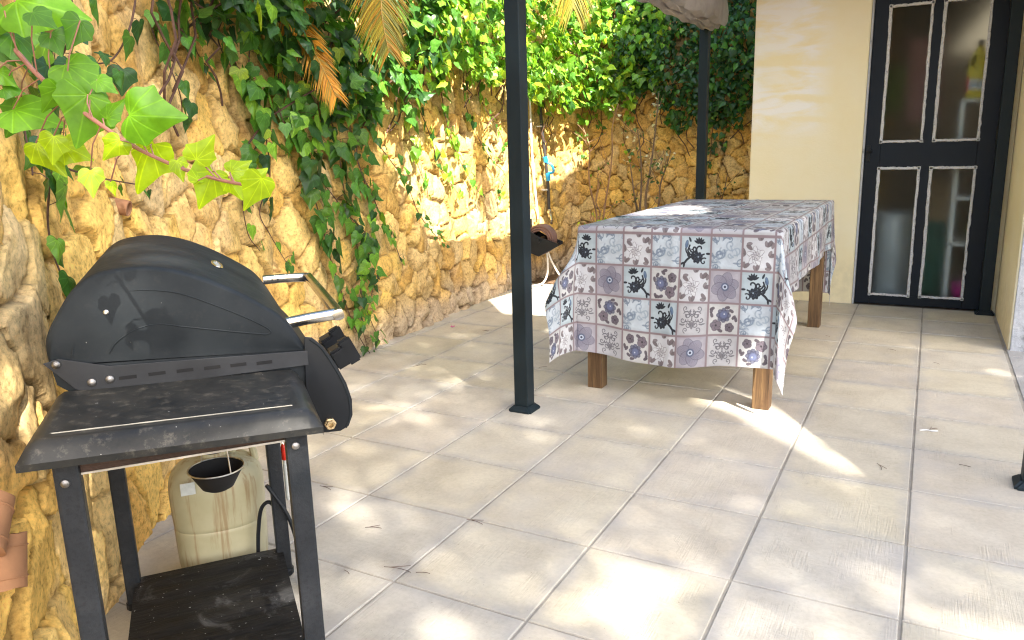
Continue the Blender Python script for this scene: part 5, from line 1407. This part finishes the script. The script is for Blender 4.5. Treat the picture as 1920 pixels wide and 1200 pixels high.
# ------------------------------------------------------------------ things above the picture that shade it
# g-space: where a point's shadow falls on the ground (x - SX z, y + SY z)
TRI = np.array([(-.09, .40), (-.44, .93), (-.60, 1.20), (-.95, 1.32), (-.90, 1.02), (-.66, .90), (-.45, .68), (-.25, .50)])
SOFT = [(-0.66, -0.53, 0.3), (-1.45, 0.49, 0.12), (-3.06, 1.38, 0.2), (-2.06, 0.92, 0.16), (-1.44, 0.43, 0.16), (-1.47, -0.55, 0.1), (-0.21, -0.55, 0.28), (0.15, -0.33, 0.3), (-0.12, -0.24, 0.16), (-1.37, -0.91, 0.28), (-1.69, -0.52, 0.12), (-0.24, 0.39, 0.16), (-1.07, 0.59, 0.12), (-0.91, -0.4, 0.1), (-2.12, 0.52, 0.16), (-1.2, -0.01, 0.1), (-0.69, -0.81, 0.3), (-0.56, 0.51, 0.14)]
def gdens(x, y):
    d = np.ones(x.shape)
    for cx, cy, rr_ in SOFT:
        d *= 1 - .74 * np.exp(-((x - cx) ** 2 + (y - cy) ** 2) / (rr_ * .75) ** 2)
    for P_ in (TRI, LIT_CAN[0], LIT_CAN[1]): d = np.where(inpoly(P_, x, y), 0, d)
    # the shoot in the foreground catches sun
    d *= 1 - .50 * np.exp(-(((x + 2.10) / .45) ** 2 + ((y + .97) / .16) ** 2))
    d *= 1 - .34 * sstep(-4.6, -3.8, x) * sstep(-1.5, -2.3, x) * sstep(-2.2, -1.4, y) * sstep(1.4, .5, y)
    lim = np.interp(x, [-5.6, -4.5, -4.13, -3.36, -3.1, -2.2, -2.0, 3.5], [2.22, 2.22, 2.14, 2.58, 2.55, 2.45, 3.9, 3.9])
    d = np.where(y > lim - .15 * vnoise(x * 5, y * 5, 90), 0, d)
    d = np.where((x < -3.3) & (y > 1.9), d * .75, d)
    return d
r9 = np.random.default_rng(909)
N0 = 90000
gx = r9.uniform(-5.8, 3.2, N0); gy = r9.uniform(-3.6, 3.9, N0)
keep = r9.random(N0) < gdens(gx, gy)  # unseen crown is shaped by the shade and sun patches wanted below
gx, gy = gx[keep], gy[keep]; N = len(gx)
zc = 8.2 + 2.8 * r9.random(N) ** 1.2 + .8 * (fbm(gx, gy, 91) - .5)
pos = np.stack([gx + SX * zc, gy - SY * zc, zc], 1)
T0 = empty('tree', (8.6, -6.4, 0)); tag(T0, 'spreading tree beyond the right of the picture whose crown dapples the patio', 'tree')
b0 = np.array((8.6, -6.4, 0))
leaves('crown', pos - b0, r9.normal(0, .6, (N, 3)) - np.array(SUN), r9.normal(0, 1, (N, 3)), r9.uniform(.055, .095, N), leafcol(N, (.5, .4, .1, 0), r9), M_LEAF, T0, True)
m = MB(); m.tube([(0, 0, 0), (.05, .05, 2.5), (-.1, .1, 5.6), (-.2, .15, 8.0)], [.24, .20, .16, .10], 12)
for k in range(9):
    a = k * .7; m.tube(smooth_path([(-.1, .1, 5.4 + .15 * k), (-1.4 * math.cos(a), 1.4 * math.sin(a), 7.3 + .1 * k), (-3.4 * math.cos(a), 3.4 * math.sin(a), 9.0)], 5), [.07 - .004 * j for j in range(11)], 8)
m.build('trunk', M_BARK, T0)
# shade panel added out of view on the right: its edge draws the sharp line of light across the paving
sz_ = 2.7
sp = [(g0[0] + SX * sz_, g0[1] - SY * sz_, sz_) for g0 in ((-.075, .375), (-.62, 1.195), (1.6, 2.9), (3.6, .9))]
A, B, C_, D_ = [np.array(q) for q in sp]
m = MB(); U_, V_ = np.meshgrid(np.linspace(0, 1, 16), np.linspace(0, 1, 16), indexing='ij')
Pq = (A[None, None] * ((1 - U_) * (1 - V_))[..., None] + B * (U_ * (1 - V_))[..., None] + C_ * (U_ * V_)[..., None] + D_ * ((1 - U_) * V_)[..., None])
m.grid(Pq)
tag(m.build('added_shade_panel', M_FABRIC, smooth=True), 'taut grey fabric panel added out of view to shade the paving', 'shade sail')
